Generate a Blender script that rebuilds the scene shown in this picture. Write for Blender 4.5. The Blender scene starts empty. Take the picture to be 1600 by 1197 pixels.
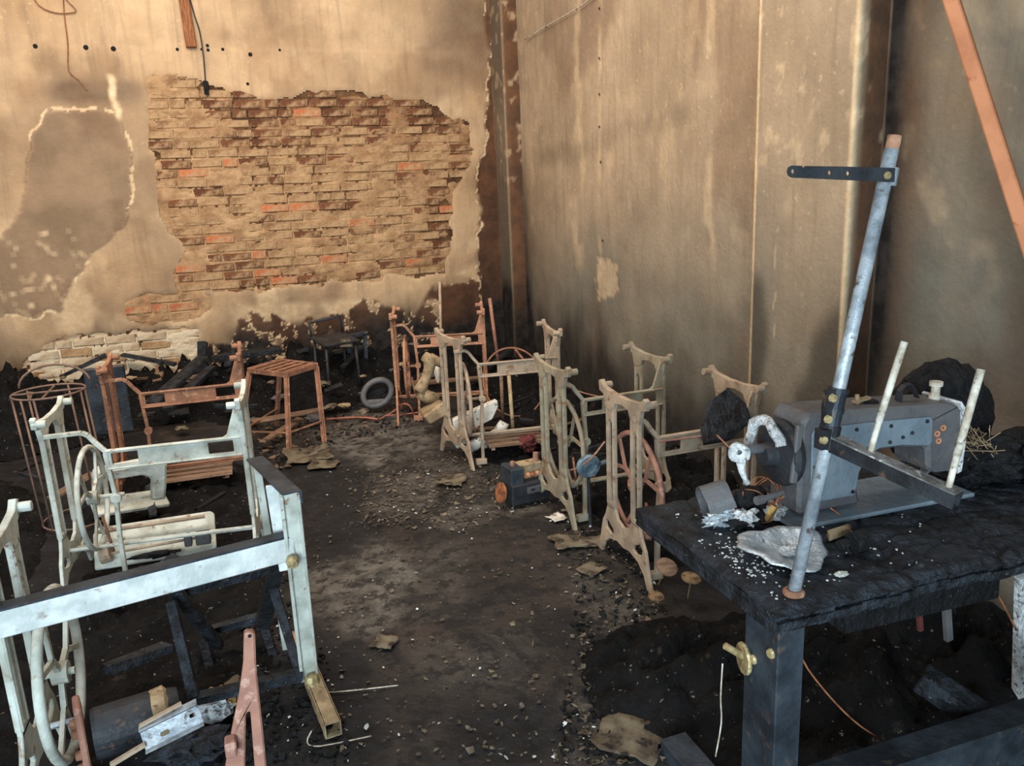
import bpy, math, random
import numpy as np
from mathutils import Vector, Matrix, noise as mnoise
from mathutils.geometry import tessellate_polygon
random.seed(7); RNG = np.random.default_rng(7)
S = bpy.context.scene
COL = S.collection
# ------------------------------------------------------------------ camera
FPX, PITCH, ROLL, YAW, CAMH = 1250.0, 13.7, 2.44, 18.3, 1.5
def _basis():
    p, r, y = np.radians([PITCH, ROLL, YAW])
    fwd = np.array([np.sin(y)*np.cos(p), np.cos(y)*np.cos(p), -np.sin(p)])
    right = np.array([np.cos(y), -np.sin(y), 0.0]); up = np.cross(right, fwd)
    c, s = np.cos(r), np.sin(r)
    return right*c-up*s, up*c+right*s, fwd
CR, CU, CF = _basis(); CO = np.array([0, 0, CAMH])
def proj(P):
    P = np.asarray(P, float)-CO; d = P@CF
    return 800+FPX*(P@CR)/d, 598.5-FPX*(P@CU)/d
def ray(x, y): return CF+CR*(x-800)/FPX-CU*(y-598.5)/FPX
def atz(x, y, z=0.0): d = ray(x, y); return CO+d*((z-CAMH)/d[2])
def atY(x, y, Y): d = ray(x, y); return CO+d*(Y/d[1])
def atX(x, y, X): d = ray(x, y); return CO+d*(X/d[0])
cam_d = bpy.data.cameras.new('camera'); cam = bpy.data.objects.new('camera', cam_d); COL.objects.link(cam)
cam_d.sensor_width = 36; cam_d.lens = 36*FPX/1600; cam_d.clip_start = 0.05
M = Matrix.Identity(4)
for i in range(3):
    M[i][0] = CR[i]; M[i][1] = CU[i]; M[i][2] = -CF[i]; M[i][3] = CO[i]
cam.matrix_world = M; S.camera = cam
# ------------------------------------------------------------------ light and exposure
S.view_settings.view_transform = 'Standard'; S.view_settings.look = 'None'
S.view_settings.exposure = 0.32; S.view_settings.gamma = 1.0; S.view_settings.use_curve_mapping = False
W = bpy.data.worlds.new('sky'); S.world = W; W.use_nodes = True
W.node_tree.nodes['Background'].inputs[0].default_value = (0.86, 0.93, 1.0, 1)
W.node_tree.nodes['Background'].inputs[1].default_value = 0.32
def area(name, loc, target, sx, sy, power, color):
    d = bpy.data.lights.new(name, 'AREA'); d.shape = 'RECTANGLE'; d.size = sx; d.size_y = sy
    d.energy = power; d.color = color
    o = bpy.data.objects.new(name, d); COL.objects.link(o); o.location = loc
    o.rotation_euler = (Vector(target)-Vector(loc)).to_track_quat('-Z', 'Y').to_euler(); return o
area('doorway_daylight', (-1.1, -1.9, 1.45), (-0.2, 3.5, 0.9), 2.0, 2.2, 225, (0.70, 0.88, 1.0))
area('roof_daylight', (-0.5, 3.0, 3.9), (0.3, 6.8, 1.5), 3.6, 2.2, 215, (1.0, 0.85, 0.70))  # added warm lamp up high, tilted at the back wall to spare the floor
# ------------------------------------------------------------------ helpers
def fin(o, label=None, cat=None, group=None, kind=None):
    if label: o['label'] = label
    if cat: o['category'] = cat
    if group: o['group'] = group
    if kind: o['kind'] = kind
    return o
def empty(name, loc=(0, 0, 0), rot=(0, 0, 0), label=None, cat=None, group=None):
    o = bpy.data.objects.new(name, None); COL.objects.link(o); o.empty_display_size = .1
    o.location = loc; o.rotation_euler = rot; return fin(o, label, cat, group)
class MB:
    def __init__(s): s.v = []; s.f = []
    def add(s, vs, fs, m=None):
        n = len(s.v)
        for v in vs:
            v = Vector(v); s.v.append(tuple(m @ v) if m else tuple(v))
        s.f += [tuple(i+n for i in f) for f in fs]; return s
    def box(s, c, size, rot=None, m=None, jit=0):
        x, y, z = [k/2 for k in size]
        vs = [Vector((a*x, b*y, d*z)) for a in (-1, 1) for b in (-1, 1) for d in (-1, 1)]
        if jit: vs = [v+Vector([random.uniform(-jit, jit) for _ in range(3)]) for v in vs]
        R = Matrix.Translation(c)
        if rot is not None:
            from mathutils import Euler
            R = R @ Euler(rot).to_matrix().to_4x4()
        vs = [R @ v for v in vs]
        return s.add(vs, [(0, 1, 3, 2), (4, 6, 7, 5), (0, 4, 5, 1), (2, 3, 7, 6), (0, 2, 6, 4), (1, 5, 7, 3)], m)
    def bar(s, a, b, w, h, up=(0, 0, 1), m=None, jit=0):
        a = Vector(a); b = Vector(b); d = (b-a).normalized(); u = Vector(up)
        sd = d.cross(u)
        if sd.length < 1e-4: sd = d.cross(Vector((0, 1, 0)))
        sd.normalize(); u = sd.cross(d).normalized()
        vs = [p+sd*(i*w/2)+u*(j*h/2) for p in (a, b) for i in (-1, 1) for j in (-1, 1)]
        if jit: vs = [v+Vector([random.uniform(-jit, jit) for _ in range(3)]) for v in vs]
        return s.add(vs, [(0, 2, 3, 1), (4, 5, 7, 6), (0, 1, 5, 4), (2, 6, 7, 3), (0, 4, 6, 2), (1, 3, 7, 5)], m)
    def tube(s, pts, r, n=8, closed=False, m=None, cap=True):
        pts = [Vector(p) for p in pts]; k = len(pts); rr = r if hasattr(r, '__len__') else [r]*k
        vs = []; fs = []; u = None
        for i, p in enumerate(pts):
            a = pts[(i-1) % k] if (closed or i) else p; b = pts[(i+1) % k] if (closed or i < k-1) else p
            t = (b-a).normalized()
            if u is None: u = t.cross(Vector((0, 0, 1)) if abs(t.z) < .9 else Vector((1, 0, 0)))
            u = (u-t*u.dot(t)).normalized(); w = t.cross(u)
            vs += [p+(u*math.cos(2*math.pi*j/n)+w*math.sin(2*math.pi*j/n))*rr[i] for j in range(n)]
        for i in range(k if closed else k-1):
            for j in range(n):
                a = i*n+j; b = i*n+(j+1) % n; c = ((i+1) % k)*n
                fs.append((a, b, c+(j+1) % n, c+j))
        if not closed and cap: fs += [tuple(range(n))[::-1], tuple(range((k-1)*n, k*n))]
        return s.add(vs, fs, m)
    def lathe(s, prof, n=20, m=None, a0=0, a1=2*math.pi):
        full = abs(a1-a0-2*math.pi) < 1e-6; k = n if full else n+1; vs = []; fs = []
        for i in range(k):
            a = a0+(a1-a0)*i/n
            vs += [(r*math.cos(a), r*math.sin(a), z) for r, z in prof]
        L = len(prof)
        for i in range(n):
            for j in range(L-1):
                a = i*L+j; b = ((i+1) % k)*L+j; fs.append((a, b, b+1, a+1))
        return s.add(vs, fs, m)
    def plate(s, outer, holes=(), t=.01, m=None):
        """2-D outline (x, y) with holes, extruded +-t/2 in z"""
        loops = [list(outer)]+[list(h) for h in holes]
        pl = [[Vector((p[0], p[1], 0)) for p in L] for L in loops]
        flat = [p for L in pl for p in L]; n = len(flat)
        vs = [(p.x, p.y, t/2) for p in flat]+[(p.x, p.y, -t/2) for p in flat]
        fs = []
        for tri in tessellate_polygon(pl):
            a, b, c = [flat[i] for i in tri]
            if (b-a).cross(c-a).z < 0: tri = tri[::-1]
            fs += [tuple(tri), tuple(i+n for i in tri[::-1])]
        o = 0
        for q, L in enumerate(pl):
            area2 = sum(L[i].x*L[(i+1) % len(L)].y-L[(i+1) % len(L)].x*L[i].y for i in range(len(L)))
            flip = (area2 > 0) == (q > 0)
            for i in range(len(L)):
                a = o+i; b = o+(i+1) % len(L); f = (a, a+n, b+n, b)
                fs.append(f[::-1] if flip else f)
            o += len(L)
        return s.add(vs, fs, m)
    def rough(s, amp, scale, seed=0):
        o = Vector((seed*3.1, seed*1.7, seed))
        s.v = [tuple(Vector(v)+mnoise.noise_vector(Vector(v)*scale+o)*amp) for v in s.v]; return s
    def build(s, name, mat, parent=None, smooth=False, bevel=0, loc=None, rot=None, **tags):
        me = bpy.data.meshes.new(name); me.from_pydata(s.v, [], s.f); me.update()
        if smooth: me.shade_smooth()
        me.materials.append(mat)
        o = bpy.data.objects.new(name, me); COL.objects.link(o)
        if parent: o.parent = parent
        if loc is not None: o.location = loc
        if rot is not None: o.rotation_euler = rot
        if bevel:
            b = o.modifiers.new('bevel', 'BEVEL'); b.width = bevel; b.segments = 1; b.limit_method = 'ANGLE'; b.angle_limit = .6
        return fin(o, **tags)
YZ = Matrix(((0, 0, 1, 0), (1, 0, 0, 0), (0, 1, 0, 0), (0, 0, 0, 1)))     # plate (x,y)->(Y,Z)
XZ = Matrix(((1, 0, 0, 0), (0, 0, -1, 0), (0, 1, 0, 0), (0, 0, 0, 1)))    # plate (x,y)->(X,Z)
T = Matrix.Translation
def RX(a): return Matrix.Rotation(a, 4, 'X')
def RY(a): return Matrix.Rotation(a, 4, 'Y')
def RZ(a): return Matrix.Rotation(a, 4, 'Z')
def grid_mesh(name, P, mat, attrs, keep=None, parent=None, smooth=True, **tags):
    """P: (nu,nv,3) array of vertices, attrs name -> (nu,nv)"""
    nu, nv = P.shape[:2]; idx = np.arange(nu*nv).reshape(nu, nv)
    q = np.stack([idx[:-1, :-1], idx[1:, :-1], idx[1:, 1:], idx[:-1, 1:]], -1).reshape(-1, 4)
    if keep is not None: q = q[(keep[:-1, :-1] & keep[1:, :-1] & keep[1:, 1:] & keep[:-1, 1:]).ravel()]
    used = np.unique(q); rem = np.zeros(nu*nv, int); rem[used] = np.arange(len(used)); q = rem[q]
    me = bpy.data.meshes.new(name); V = P.reshape(-1, 3)[used]
    me.vertices.add(len(V)); me.vertices.foreach_set('co', V.astype(np.float32).ravel())
    me.loops.add(q.size); me.loops.foreach_set('vertex_index', q.astype(np.int32).ravel())
    me.polygons.add(len(q)); me.polygons.foreach_set('loop_start', np.arange(0, q.size, 4, dtype=np.int32))
    me.update(calc_edges=True); me.validate()
    if smooth: me.shade_smooth()
    for k, a in attrs.items():
        at = me.attributes.new(k, 'FLOAT', 'POINT'); at.data.foreach_set('value', a.reshape(-1)[used].astype(np.float32))
    me.materials.append(mat)
    o = bpy.data.objects.new(name, me); COL.objects.link(o)
    if parent: o.parent = parent
    return fin(o, **tags)
_h = RNG.random((512, 512))
def vnoise(x, y, s=0):
    x = x+s*37.3; y = y+s*91.7
    xi = np.floor(x).astype(int); yi = np.floor(y).astype(int); fx = x-xi; fy = y-yi
    fx = fx*fx*(3-2*fx); fy = fy*fy*(3-2*fy); g = lambda a, b: _h[a % 512, b % 512]
    return (g(xi, yi)*(1-fx)+g(xi+1, yi)*fx)*(1-fy)+(g(xi, yi+1)*(1-fx)+g(xi+1, yi+1)*fx)*fy
def fbm(x, y, s=0, o=4):
    r = 0; a = .5; n = 0
    for i in range(o): r = r+a*vnoise(x*2**i, y*2**i, s+i*5); n += a; a *= .5
    return r/n
def inpoly(px, py, poly):
    c = np.zeros(px.shape, bool); n = len(poly)
    for i in range(n):
        x0, y0 = poly[i]; x1, y1 = poly[(i+1) % n]
        if y0 == y1: continue
        c ^= ((y0 > py) != (y1 > py)) & (px < (x1-x0)*(py-y0)/(y1-y0)+x0)
    return c
def blur(a, n):
    a = a.astype(float)
    for _ in range(n):
        a = (a+np.roll(a, 1, 0)+np.roll(a, -1, 0))/3; a = (a+np.roll(a, 1, 1)+np.roll(a, -1, 1))/3
    return a
def sstep(a, b, x): t = np.clip((x-a)/(b-a), 0, 1); return t*t*(3-2*t)
# ------------------------------------------------------------------ materials
class NT:
    def __init__(s, name):
        s.m = bpy.data.materials.new(name); s.m.use_nodes = True; s.t = s.m.node_tree; s.n = s.t.nodes; s.l = s.t.links
        s.b = s.n['Principled BSDF']; s.tc = s.n.new('ShaderNodeTexCoord')
    def co(s, stretch=None):
        if not stretch: return s.tc.outputs['Object']
        mp = s.n.new('ShaderNodeMapping'); mp.inputs['Scale'].default_value = stretch
        s.l.new(s.tc.outputs['Object'], mp.inputs[0]); return mp.outputs[0]
    def noise(s, scale, lo=.4, hi=.6, detail=5, rough=.6, stretch=None, dist=0):
        t = s.n.new('ShaderNodeTexNoise'); t.inputs['Scale'].default_value = scale; t.inputs['Detail'].default_value = detail
        t.inputs['Roughness'].default_value = rough; t.inputs['Distortion'].default_value = dist
        s.l.new(s.co(stretch), t.inputs['Vector']); return s.ramp(t.outputs[0], lo, hi)
    def voro(s, scale, lo, hi, feature='DISTANCE_TO_EDGE', stretch=None):
        t = s.n.new('ShaderNodeTexVoronoi'); t.feature = feature; t.inputs['Scale'].default_value = scale
        s.l.new(s.co(stretch), t.inputs['Vector']); return s.ramp(t.outputs['Distance'], lo, hi)
    def ramp(s, sock, lo, hi):
        r = s.n.new('ShaderNodeMapRange'); r.inputs[1].default_value = lo; r.inputs[2].default_value = hi
        s.l.new(sock, r.inputs[0]); return r.outputs[0]
    def attr(s, name):
        a = s.n.new('ShaderNodeAttribute'); a.attribute_name = name; return a.outputs['Fac']
    def math(s, op, a, b):
        m = s.n.new('ShaderNodeMath'); m.operation = op; m.use_clamp = True
        for i, v in enumerate((a, b)):
            if isinstance(v, (int, float)): m.inputs[i].default_value = v
            else: s.l.new(v, m.inputs[i])
        return m.outputs[0]
    def mix(s, f, a, b):
        m = s.n.new('ShaderNodeMix'); m.data_type = 'RGBA'
        if isinstance(f, (int, float)): m.inputs[0].default_value = f
        else: s.l.new(f, m.inputs[0])
        for i, v in ((6, a), (7, b)):
            if isinstance(v, tuple): m.inputs[i].default_value = (*v, 1)
            else: s.l.new(v, m.inputs[i])
        return m.outputs[2]
    def out(s, col, rough=.85, metal=0, bump=None, bstr=.3, bdist=.01, spec=.3):
        if isinstance(col, tuple): s.b.inputs['Base Color'].default_value = (*col, 1)
        else: s.l.new(col, s.b.inputs['Base Color'])
        if isinstance(rough, (int, float)): s.b.inputs['Roughness'].default_value = rough
        else: s.l.new(rough, s.b.inputs['Roughness'])
        s.b.inputs['Metallic'].default_value = metal; s.b.inputs['Specular IOR Level'].default_value = spec
        if bump is not None:
            bn = s.n.new('ShaderNodeBump'); bn.inputs['Strength'].default_value = bstr; bn.inputs['Distance'].default_value = bdist
            s.l.new(bump, bn.inputs['Height']); s.l.new(bn.outputs[0], s.b.inputs['Normal'])
        return s.m
def srgb(*c): return tuple(((x/255+.055)/1.055)**2.4 if x > 10 else x/255/12.92 for x in c)
def simple(name, c1, c2, scale=10, c3=None, s3=40, t3=(.56, .64), rough=.8, metal=0, bump=.3, bscale=60, bdist=.004, stretch=None, spec=.3):
    k = NT(name); col = k.mix(k.noise(scale, stretch=stretch), srgb(*c1), srgb(*c2))
    if c3: col = k.mix(k.noise(s3, *t3), col, srgb(*c3))
    return k.out(col, rough, metal, k.noise(bscale, .3, .7), bump, bdist, spec)
mt = {}
mt['rust'] = simple('rusty_iron', (148, 104, 80), (116, 82, 64), 9, (166, 128, 104), 30, rough=.85)
mt['rust_pink'] = simple('pinkish_rusty_iron', (164, 118, 100), (140, 100, 86), 9, (176, 138, 122), 35, rough=.85)
mt['ash_iron'] = simple('ash_whitened_iron', (200, 205, 196), (160, 162, 150), 8, (142, 112, 90), 28, (.60, .70), rough=.75)
mt['ash_bright'] = simple('bright_ash_iron', (226, 230, 228), (188, 194, 192), 10, (132, 114, 98), 30, (.62, .74), rough=.6)
mt['beige_iron'] = simple('beige_burnt_iron', (172, 152, 130), (142, 126, 108), 8, (128, 96, 76), 26, (.57, .68), rough=.8)
mt['greytan_iron'] = simple('grey_tan_burnt_iron', (152, 144, 122), (128, 116, 98), 8, (130, 94, 66), 22, (.55, .68), rough=.8)
mt['wood_rust'] = simple('scorched_wood_plank', (132, 106, 86), (102, 80, 64), 14, (74, 56, 46), 40, (.58, .7), stretch=(1, 8, 8))
mt['char'] = simple('charred_black', (22, 23, 26), (10, 10, 12), 12, (52, 55, 60), 55, (.62, .72), rough=.7, bump=.8, bscale=45, bdist=.01)
mt['char_wood'] = simple('charred_wood', (44, 49, 56), (17, 18, 21), 22, (106, 114, 120), 60, (.64, .78), rough=.6, bump=.8, bscale=60, bdist=.008)
mt['soot_steel'] = simple('sooty_blue_steel', (62, 70, 78), (38, 43, 49), 7, (92, 78, 70), 30, (.6, .72), rough=.5, metal=.25)
mt['dark_steel'] = simple('sooty_dark_steel', (48, 50, 54), (27, 28, 31), 9, (86, 66, 54), 34, (.6, .72), rough=.55)
mt['machine'] = simple('scorched_machine_enamel', (98, 97, 98), (74, 74, 77), 6, (120, 100, 86), 22, (.6, .75), rough=.5)
mt['cover'] = simple('grey_blue_cover_plate', (128, 142, 152), (104, 116, 126), 5, (108, 104, 100), 14, (.58, .75), rough=.42, metal=.2)
mt['galv'] = simple('heat_blued_tube', (172, 180, 186), (118, 126, 134), 16, (96, 86, 80), 45, (.58, .68), rough=.45, metal=.3)
mt['rod'] = simple('pale_wooden_rod', (206, 200, 186), (160, 148, 130), 30, (110, 92, 76), 50, (.6, .7), rough=.6)
mt['rod_grey'] = simple('scuffed_grey_paint', (126, 124, 120), (80, 78, 76), 40, (176, 174, 168), 70, (.58, .66), rough=.6)
mt['foil'] = simple('melted_aluminium', (226, 232, 236), (176, 184, 190), 22, (120, 124, 128), 60, (.6, .72), rough=.32, metal=.6, bump=.6, bscale=50)
mt['ash_white'] = simple('white_melted_ash', (224, 226, 226), (170, 172, 172), 30, (96, 94, 92), 70, (.55, .65), rough=.8, bump=.9, bscale=90)
mt['rust_e'] = simple('orange_rusty_iron', (170, 124, 98), (138, 100, 80), 9, (184, 146, 120), 30, rough=.85)
mt['rack'] = simple('dull_rusty_wire', (126, 100, 84), (96, 78, 68), 9, rough=.85)
mt['copper'] = simple('bare_copper_wire', (186, 122, 84), (132, 84, 60), 30, rough=.5, metal=.3)
mt['cream'] = simple('cream_burnt_enamel', (222, 218, 206), (188, 180, 164), 10, (60, 54, 48), 40, (.58, .66), rough=.6)
mt['tan_iron'] = simple('tan_burnt_casting', (170, 150, 118), (130, 110, 84), 12, (90, 74, 58), 40, (.58, .68), rough=.8)
mt['paper'] = simple('scorched_paper', (116, 106, 88), (76, 66, 54), 14, (34, 31, 28), 25, (.56, .66), rough=.9)
mt['orange'] = simple('orange_primer_steel', (200, 136, 98), (178, 116, 82), 5, (160, 98, 66), 30, (.6, .75), rough=.6, bump=.1)
mt['batten'] = simple('brown_wood_batten', (150, 98, 62), (110, 68, 44), 14, stretch=(8, 8, 1))
mt['ochre'] = simple('ochre_scorched_disc', (132, 108, 78), (92, 72, 50), 18, (50, 40, 32), 40, (.56, .66))
mt['red'] = simple('dull_red_plastic', (104, 48, 46), (70, 34, 34), 14)
mt['teal'] = simple('sooty_blue_grey_disc', (112, 130, 140), (78, 92, 102), 14, (58, 66, 70), 30, rough=.5)
mt['salmon'] = simple('salmon_wire', (178, 110, 90), (140, 82, 66), 20)
mt['bolt'] = simple('brassy_bolt', (190, 172, 128), (140, 120, 84), 40, rough=.5, metal=.3)
mt['yellowfoam'] = simple('ochre_crumbs', (190, 156, 90), (120, 88, 54), 30)
# ------------------------------------------------------------------ the setting: walls
BW, RW, LW, FW, TOP = 6.84, 2.34, -2.4, -2.6, 3.5
def wall_shader(name, a, b, grey_c=(128, 124, 112)):
    k = NT(name)
    col = k.mix(k.noise(1.6, .35, .65, 6), srgb(*a), srgb(*b))
    col = k.mix(k.math('MULTIPLY', k.noise(7, .45, .75, 6), .55), col, srgb(*[c*.80 for c in a]))
    col = k.mix(k.math('MULTIPLY', k.noise(5, .5, .72, 5, stretch=(4, 4, .35)), .5), col, srgb(*[c*.72 for c in a]))
    col = k.mix(k.math('MULTIPLY', k.noise(26, .62, .72, 4), .45), col, srgb(212, 190, 158))
    col = k.mix(k.attr('grey'), col, k.mix(k.noise(3, .35, .65), srgb(*grey_c), srgb(*[c*.8 for c in grey_c])))
    col = k.mix(k.attr('brown'), col, k.mix(k.noise(8, .35, .65), srgb(106, 72, 50), srgb(78, 54, 40)))
    col = k.mix(k.attr('pale'), col, k.mix(k.noise(20, .35, .65), srgb(228, 204, 168), srgb(206, 178, 140)))
    col = k.mix(k.attr('soot'), col, k.mix(k.noise(12, .4, .6), srgb(24, 23, 23), srgb(46, 42, 40)))  # soot deposit; on the pilaster sides also painted shade
    return k.out(col, .9, 0, k.noise(38, .3, .7, 8), .35, .006, .2)
mt['plaster'] = wall_shader('sooty_tan_plaster', (202, 174, 140), (178, 148, 114), (142, 120, 98))
mt['plaster_r'] = wall_shader('sooty_grey_tan_plaster', (180, 158, 132), (152, 132, 108), (120, 117, 106))
k = NT('mortar'); mt['mortar'] = k.out(k.mix(k.noise(10), srgb(120, 90, 64), srgb(78, 56, 42)), .95, 0, k.noise(60, .3, .7), .8, .01, .1)
def brickm(name, a, b, resid=.5):
    k = NT(name); oi = k.n.new('ShaderNodeObjectInfo')
    col = k.mix(oi.outputs['Random'], srgb(*a), srgb(*b))
    col = k.mix(k.math('MULTIPLY', k.noise(16, .42, .62, 6), .75), col, srgb(*[c*.68 for c in a]))
    col = k.mix(k.math('MULTIPLY', k.noise(11, 1-resid-.12, 1-resid+.05, 6), .8), col, srgb(184, 152, 116))
    return k.out(col, .95, 0, k.noise(50, .3, .7), .7, .006, .1)
mt['brick_tan'] = brickm('dusty_tan_brick', (158, 126, 92), (128, 98, 72), .48)
mt['brick_brown'] = brickm('burnt_brown_brick', (122, 82, 58), (96, 62, 46), .42)
mt['brick_orange'] = brickm('orange_brick', (196, 120, 82), (164, 100, 70), .46)
mt['brick_white'] = brickm('whitewashed_brick', (214, 200, 176), (196, 176, 146), .4)
wall_back = MB().box((0, BW+.10, TOP/2), (RW-LW+.4, .2, TOP)).build('wall_back', mt['mortar'], kind='structure')
# exposed / stained areas, outlined once on the wall plane
EXP = [(230, 150), (240, 118), (262, 122), (300, 128), (345, 136), (420, 158), (470, 150), (480, 138), (560, 150), (670, 162), (690, 186), (728, 196), (733, 242), (712, 300), (706, 335), (690, 425), (560, 436), (480, 442), (420, 455), (330, 452), (300, 470), (272, 432), (288, 380), (250, 330), (244, 290), (238, 220)]
EXP2 = [(196, 470), (240, 455), (330, 462), (330, 482), (300, 500), (200, 508)]
EXP3 = [(70, 545), (120, 524), (200, 518), (312, 514), (318, 540), (300, 570), (200, 596), (60, 630), (20, 620), (40, 570)]
GREY = [(78, 172), (190, 178), (202, 232), (204, 292), (197, 345), (180, 366), (150, 392), (112, 440), (97, 482), (60, 492), (-120, 500), (-120, 372), (0, 372), (36, 330), (46, 270), (50, 210), (70, 190)]
CHAR = [(376, 500), (400, 487), (446, 500), (470, 508), (500, 497), (540, 484), (575, 468), (612, 478), (640, 492), (660, 470), (684, 444), (742, 440), (752, 420), (744, 380), (752, 330), (745, 300), (760, 220), (762, 120), (800, 0), (840, 600), (560, 640), (370, 640), (300, 640), (310, 545), (360, 535)]
CHAR_R = [(748, 440), (744, 380), (754, 330), (747, 290), (762, 200), (760, 120), (762, -50), (840, -50), (840, 640), (755, 640)]
def wall_grid_px(U, V, f): P = f(U, V); px, py = proj(P.reshape(-1, 3)); return P, px.reshape(U.shape), py.reshape(U.shape)
u = np.arange(LW, 2.201, .0125); v = np.arange(0, TOP+.001, .0125); U, V = np.meshgrid(u, v, indexing='ij')
P, px, py = wall_grid_px(U, V, lambda U, V: np.stack([U, np.full_like(U, BW), V], -1))
jx = (fbm(U*9, V*9, 1)-.5)*26+(fbm(U*40, V*40, 4)-.5)*10; jy = (fbm(U*9, V*9, 2)-.5)*26+(fbm(U*40, V*40, 5)-.5)*10
qx, qy = px+jx, py+jy
hole = inpoly(qx, qy, EXP) | inpoly(qx, qy, EXP2) | inpoly(qx, qy, EXP3)
hb = blur(hole, 3)
CHAR_B = [(686, 446), (746, 441), (765, 520), (770, 640), (686, 640)]; charb = inpoly(px+jx*.25, py+jy*.25, CHAR_B)
grey_m = inpoly(px+jx*.6, py+jy*.6, GREY); char_m = inpoly(qx, qy, CHAR); charr = inpoly(px+jx*.7, py+jy*.7, CHAR_R)
ragged = fbm(U*14, V*14, 9, 5)
char_low = char_m & ~charr & (ragged > .36+.06*sstep(490, 440, py))
holes_pale = char_m & ~charr & ~charb & (ragged <= .40) & (ragged > .355)
crack = np.abs(fbm(U*7, V*7, 12, 2)-.5) < .007
ridge = sstep(-1.5, 1.5, py-(72+(px-50)*.0155)-(fbm(U*8, V*8, 33)-.5)*5)
h = .016*(1-np.clip(hb*1.6, 0, 1))+.005*ridge+.013*grey_m-.008*blur(charr, 1)+(fbm(U*6, V*6, 3)-.5)*.008+(fbm(U*30, V*30, 6)-.5)*.002
soot = np.clip(sstep(.80, .15, V+(fbm(U*3, V*3, 7)-.5)*.6)*.95, 0, 1)
P[..., 1] = BW-.002-np.maximum(h, .001)
at_grey = np.clip(blur(grey_m, 1)*.85+sstep(165, 125, np.abs(py-145)+90)*0, 0, 1)
smudge = sstep(28, 6, np.abs(py-146+(fbm(U*3, V*3, 20)-.5)*16))*sstep(60, 90, px)*sstep(250, 215, px)*.55
mott = sstep(.46, .66, fbm(U*1.3, V*1.3, 35, 5))*.5*(1-hb)+sstep(500, 720, px)*sstep(160, 20, py)*.45
at_grey = np.clip(at_grey+smudge+mott*(~grey_m), 0, 1)
crk = crack & grey_m & (py > 360)
streakw = (np.abs(px-(172+(py-110)*.17)-(fbm(U*30, V*30, 8)-.5)*8) < 4.5) & (py > 118) & (py < 196) & (fbm(U*20, V*20, 30) > .42)
gb = blur(grey_m, 2); grim = (gb > .08) & (gb < .42) & (fbm(U*9, V*9, 41) > .42)
edge_pale = (grim & (fbm(U*3, V*3, 43) > .5)) | (blur(charr, 2) > .15) & (blur(charr, 2) < .5) & (ragged > .5)
band = sstep(22, 6, np.abs(py-(492-(px-400)*.08)))*sstep(300, 430, px)*sstep(640, 560, px)*(~char_low)*.7
at_pale = np.clip(.5*sstep(.56, .68, fbm(U*2.1, V*2.1, 39, 5))*sstep(300, 440, py)*(~grey_m)*(~char_m)+blur(crk | streakw, 1)*1.5+edge_pale*.8+holes_pale*.9+band*fbm(U*8, V*8, 15)*1.3, 0, 1)
at_brown = np.clip(blur(charb, 1)*.85+.30*sstep(.5, .68, fbm(U*2.5, V*2.5, 37, 5))+.35*sstep(660, 760, px)*fbm(U*5, V*3, 38)+blur(char_low, 1)*.9+blur(charr, 2)*.95+sstep(640, 740, px)*sstep(500, 440, py)*sstep(330, 460, py)*.3, 0, 1)
burn = sstep(560, 640, px)*.25*sstep(480, 520, py)
at_soot = np.clip(soot*.9+blur(charr, 3)*sstep(120, 560, py)*.55+char_low*sstep(500, 560, py)*.5+burn, 0, 1)*(1-at_pale*.8)
grid_mesh('plaster', P, mt['plaster'], dict(grey=at_grey, brown=at_brown, pale=at_pale, soot=at_soot), keep=hb < .55, parent=wall_back)
Ps = np.stack([U, BW-(.0005+.0155*sstep(.47, .64, fbm(U*6, V*13, 23, 5))+(fbm(U*45, V*45, 24, 3)-.5)*.009+.004*sstep(.5, .7, fbm(U*2.2, V*2.2, 27, 3))), V], -1)
dk = np.clip(sstep(250, 165, py)*sstep(280, 400, px)*.9+.5*sstep(600, 700, px)*sstep(230, 300, py), 0, 1)
Ps[..., 1] += dk*.006
k = NT('smeared_mortar'); cm = k.mix(k.noise(9, .36, .62, 6), srgb(182, 150, 114), srgb(146, 114, 84)); cm = k.mix(k.attr('dark'), cm, k.mix(k.noise(14, .4, .6), srgb(112, 78, 56), srgb(152, 116, 82)))
mt['smear'] = k.out(k.mix(k.attr('white'), cm, srgb(206, 192, 166)), .95, 0, k.noise(50, .3, .7, 6), .6, .006, .1)
grid_mesh('mortar_smear', Ps, mt['smear'], dict(dark=dk*.8, white=blur(inpoly(px, py, EXP3), 2)), keep=hb > .02, parent=wall_back)
# bricks of the bared patches, one by one
BV = []
for i in range(8):
    m = MB(); L, H, D = .1075, .031, .03
    fr = [(-L, -H), (L, -H), (L, H), (-L, H)]
    def ring(ins, y, j): return [(a*(1-ins/L)+random.uniform(-j, j), y, b*(1-ins/H)+random.uniform(-j, j)) for a, b in fr]
    vs = ring(0, D, .001)+ring(0, -.004, .002)+ring(.006, -.012-random.uniform(0, .003), .003)
    fs = [(8, 9, 10, 11)]
    for r in (0, 4):
        for q in range(4): fs.append((r+q, r+(q+1) % 4, r+4+(q+1) % 4, r+4+q))
    me = bpy.data.meshes.new('brick'); me.from_pydata(m.add(vs, fs).v, [], m.f); me.update()
    for kk in ('brick_tan',): me.materials.append(mt[kk])
    BV.append(me)
ORG = [(218, 478), (222, 494), (410, 350), (430, 434), (630, 340), (396, 400), (472, 180), (640, 266), (415, 328), (480, 320), (372, 250), (295, 275), (700, 330), (560, 345), (640, 412), (585, 300), (300, 480)]
nb = 0; course = .0725
cand = []
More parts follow.
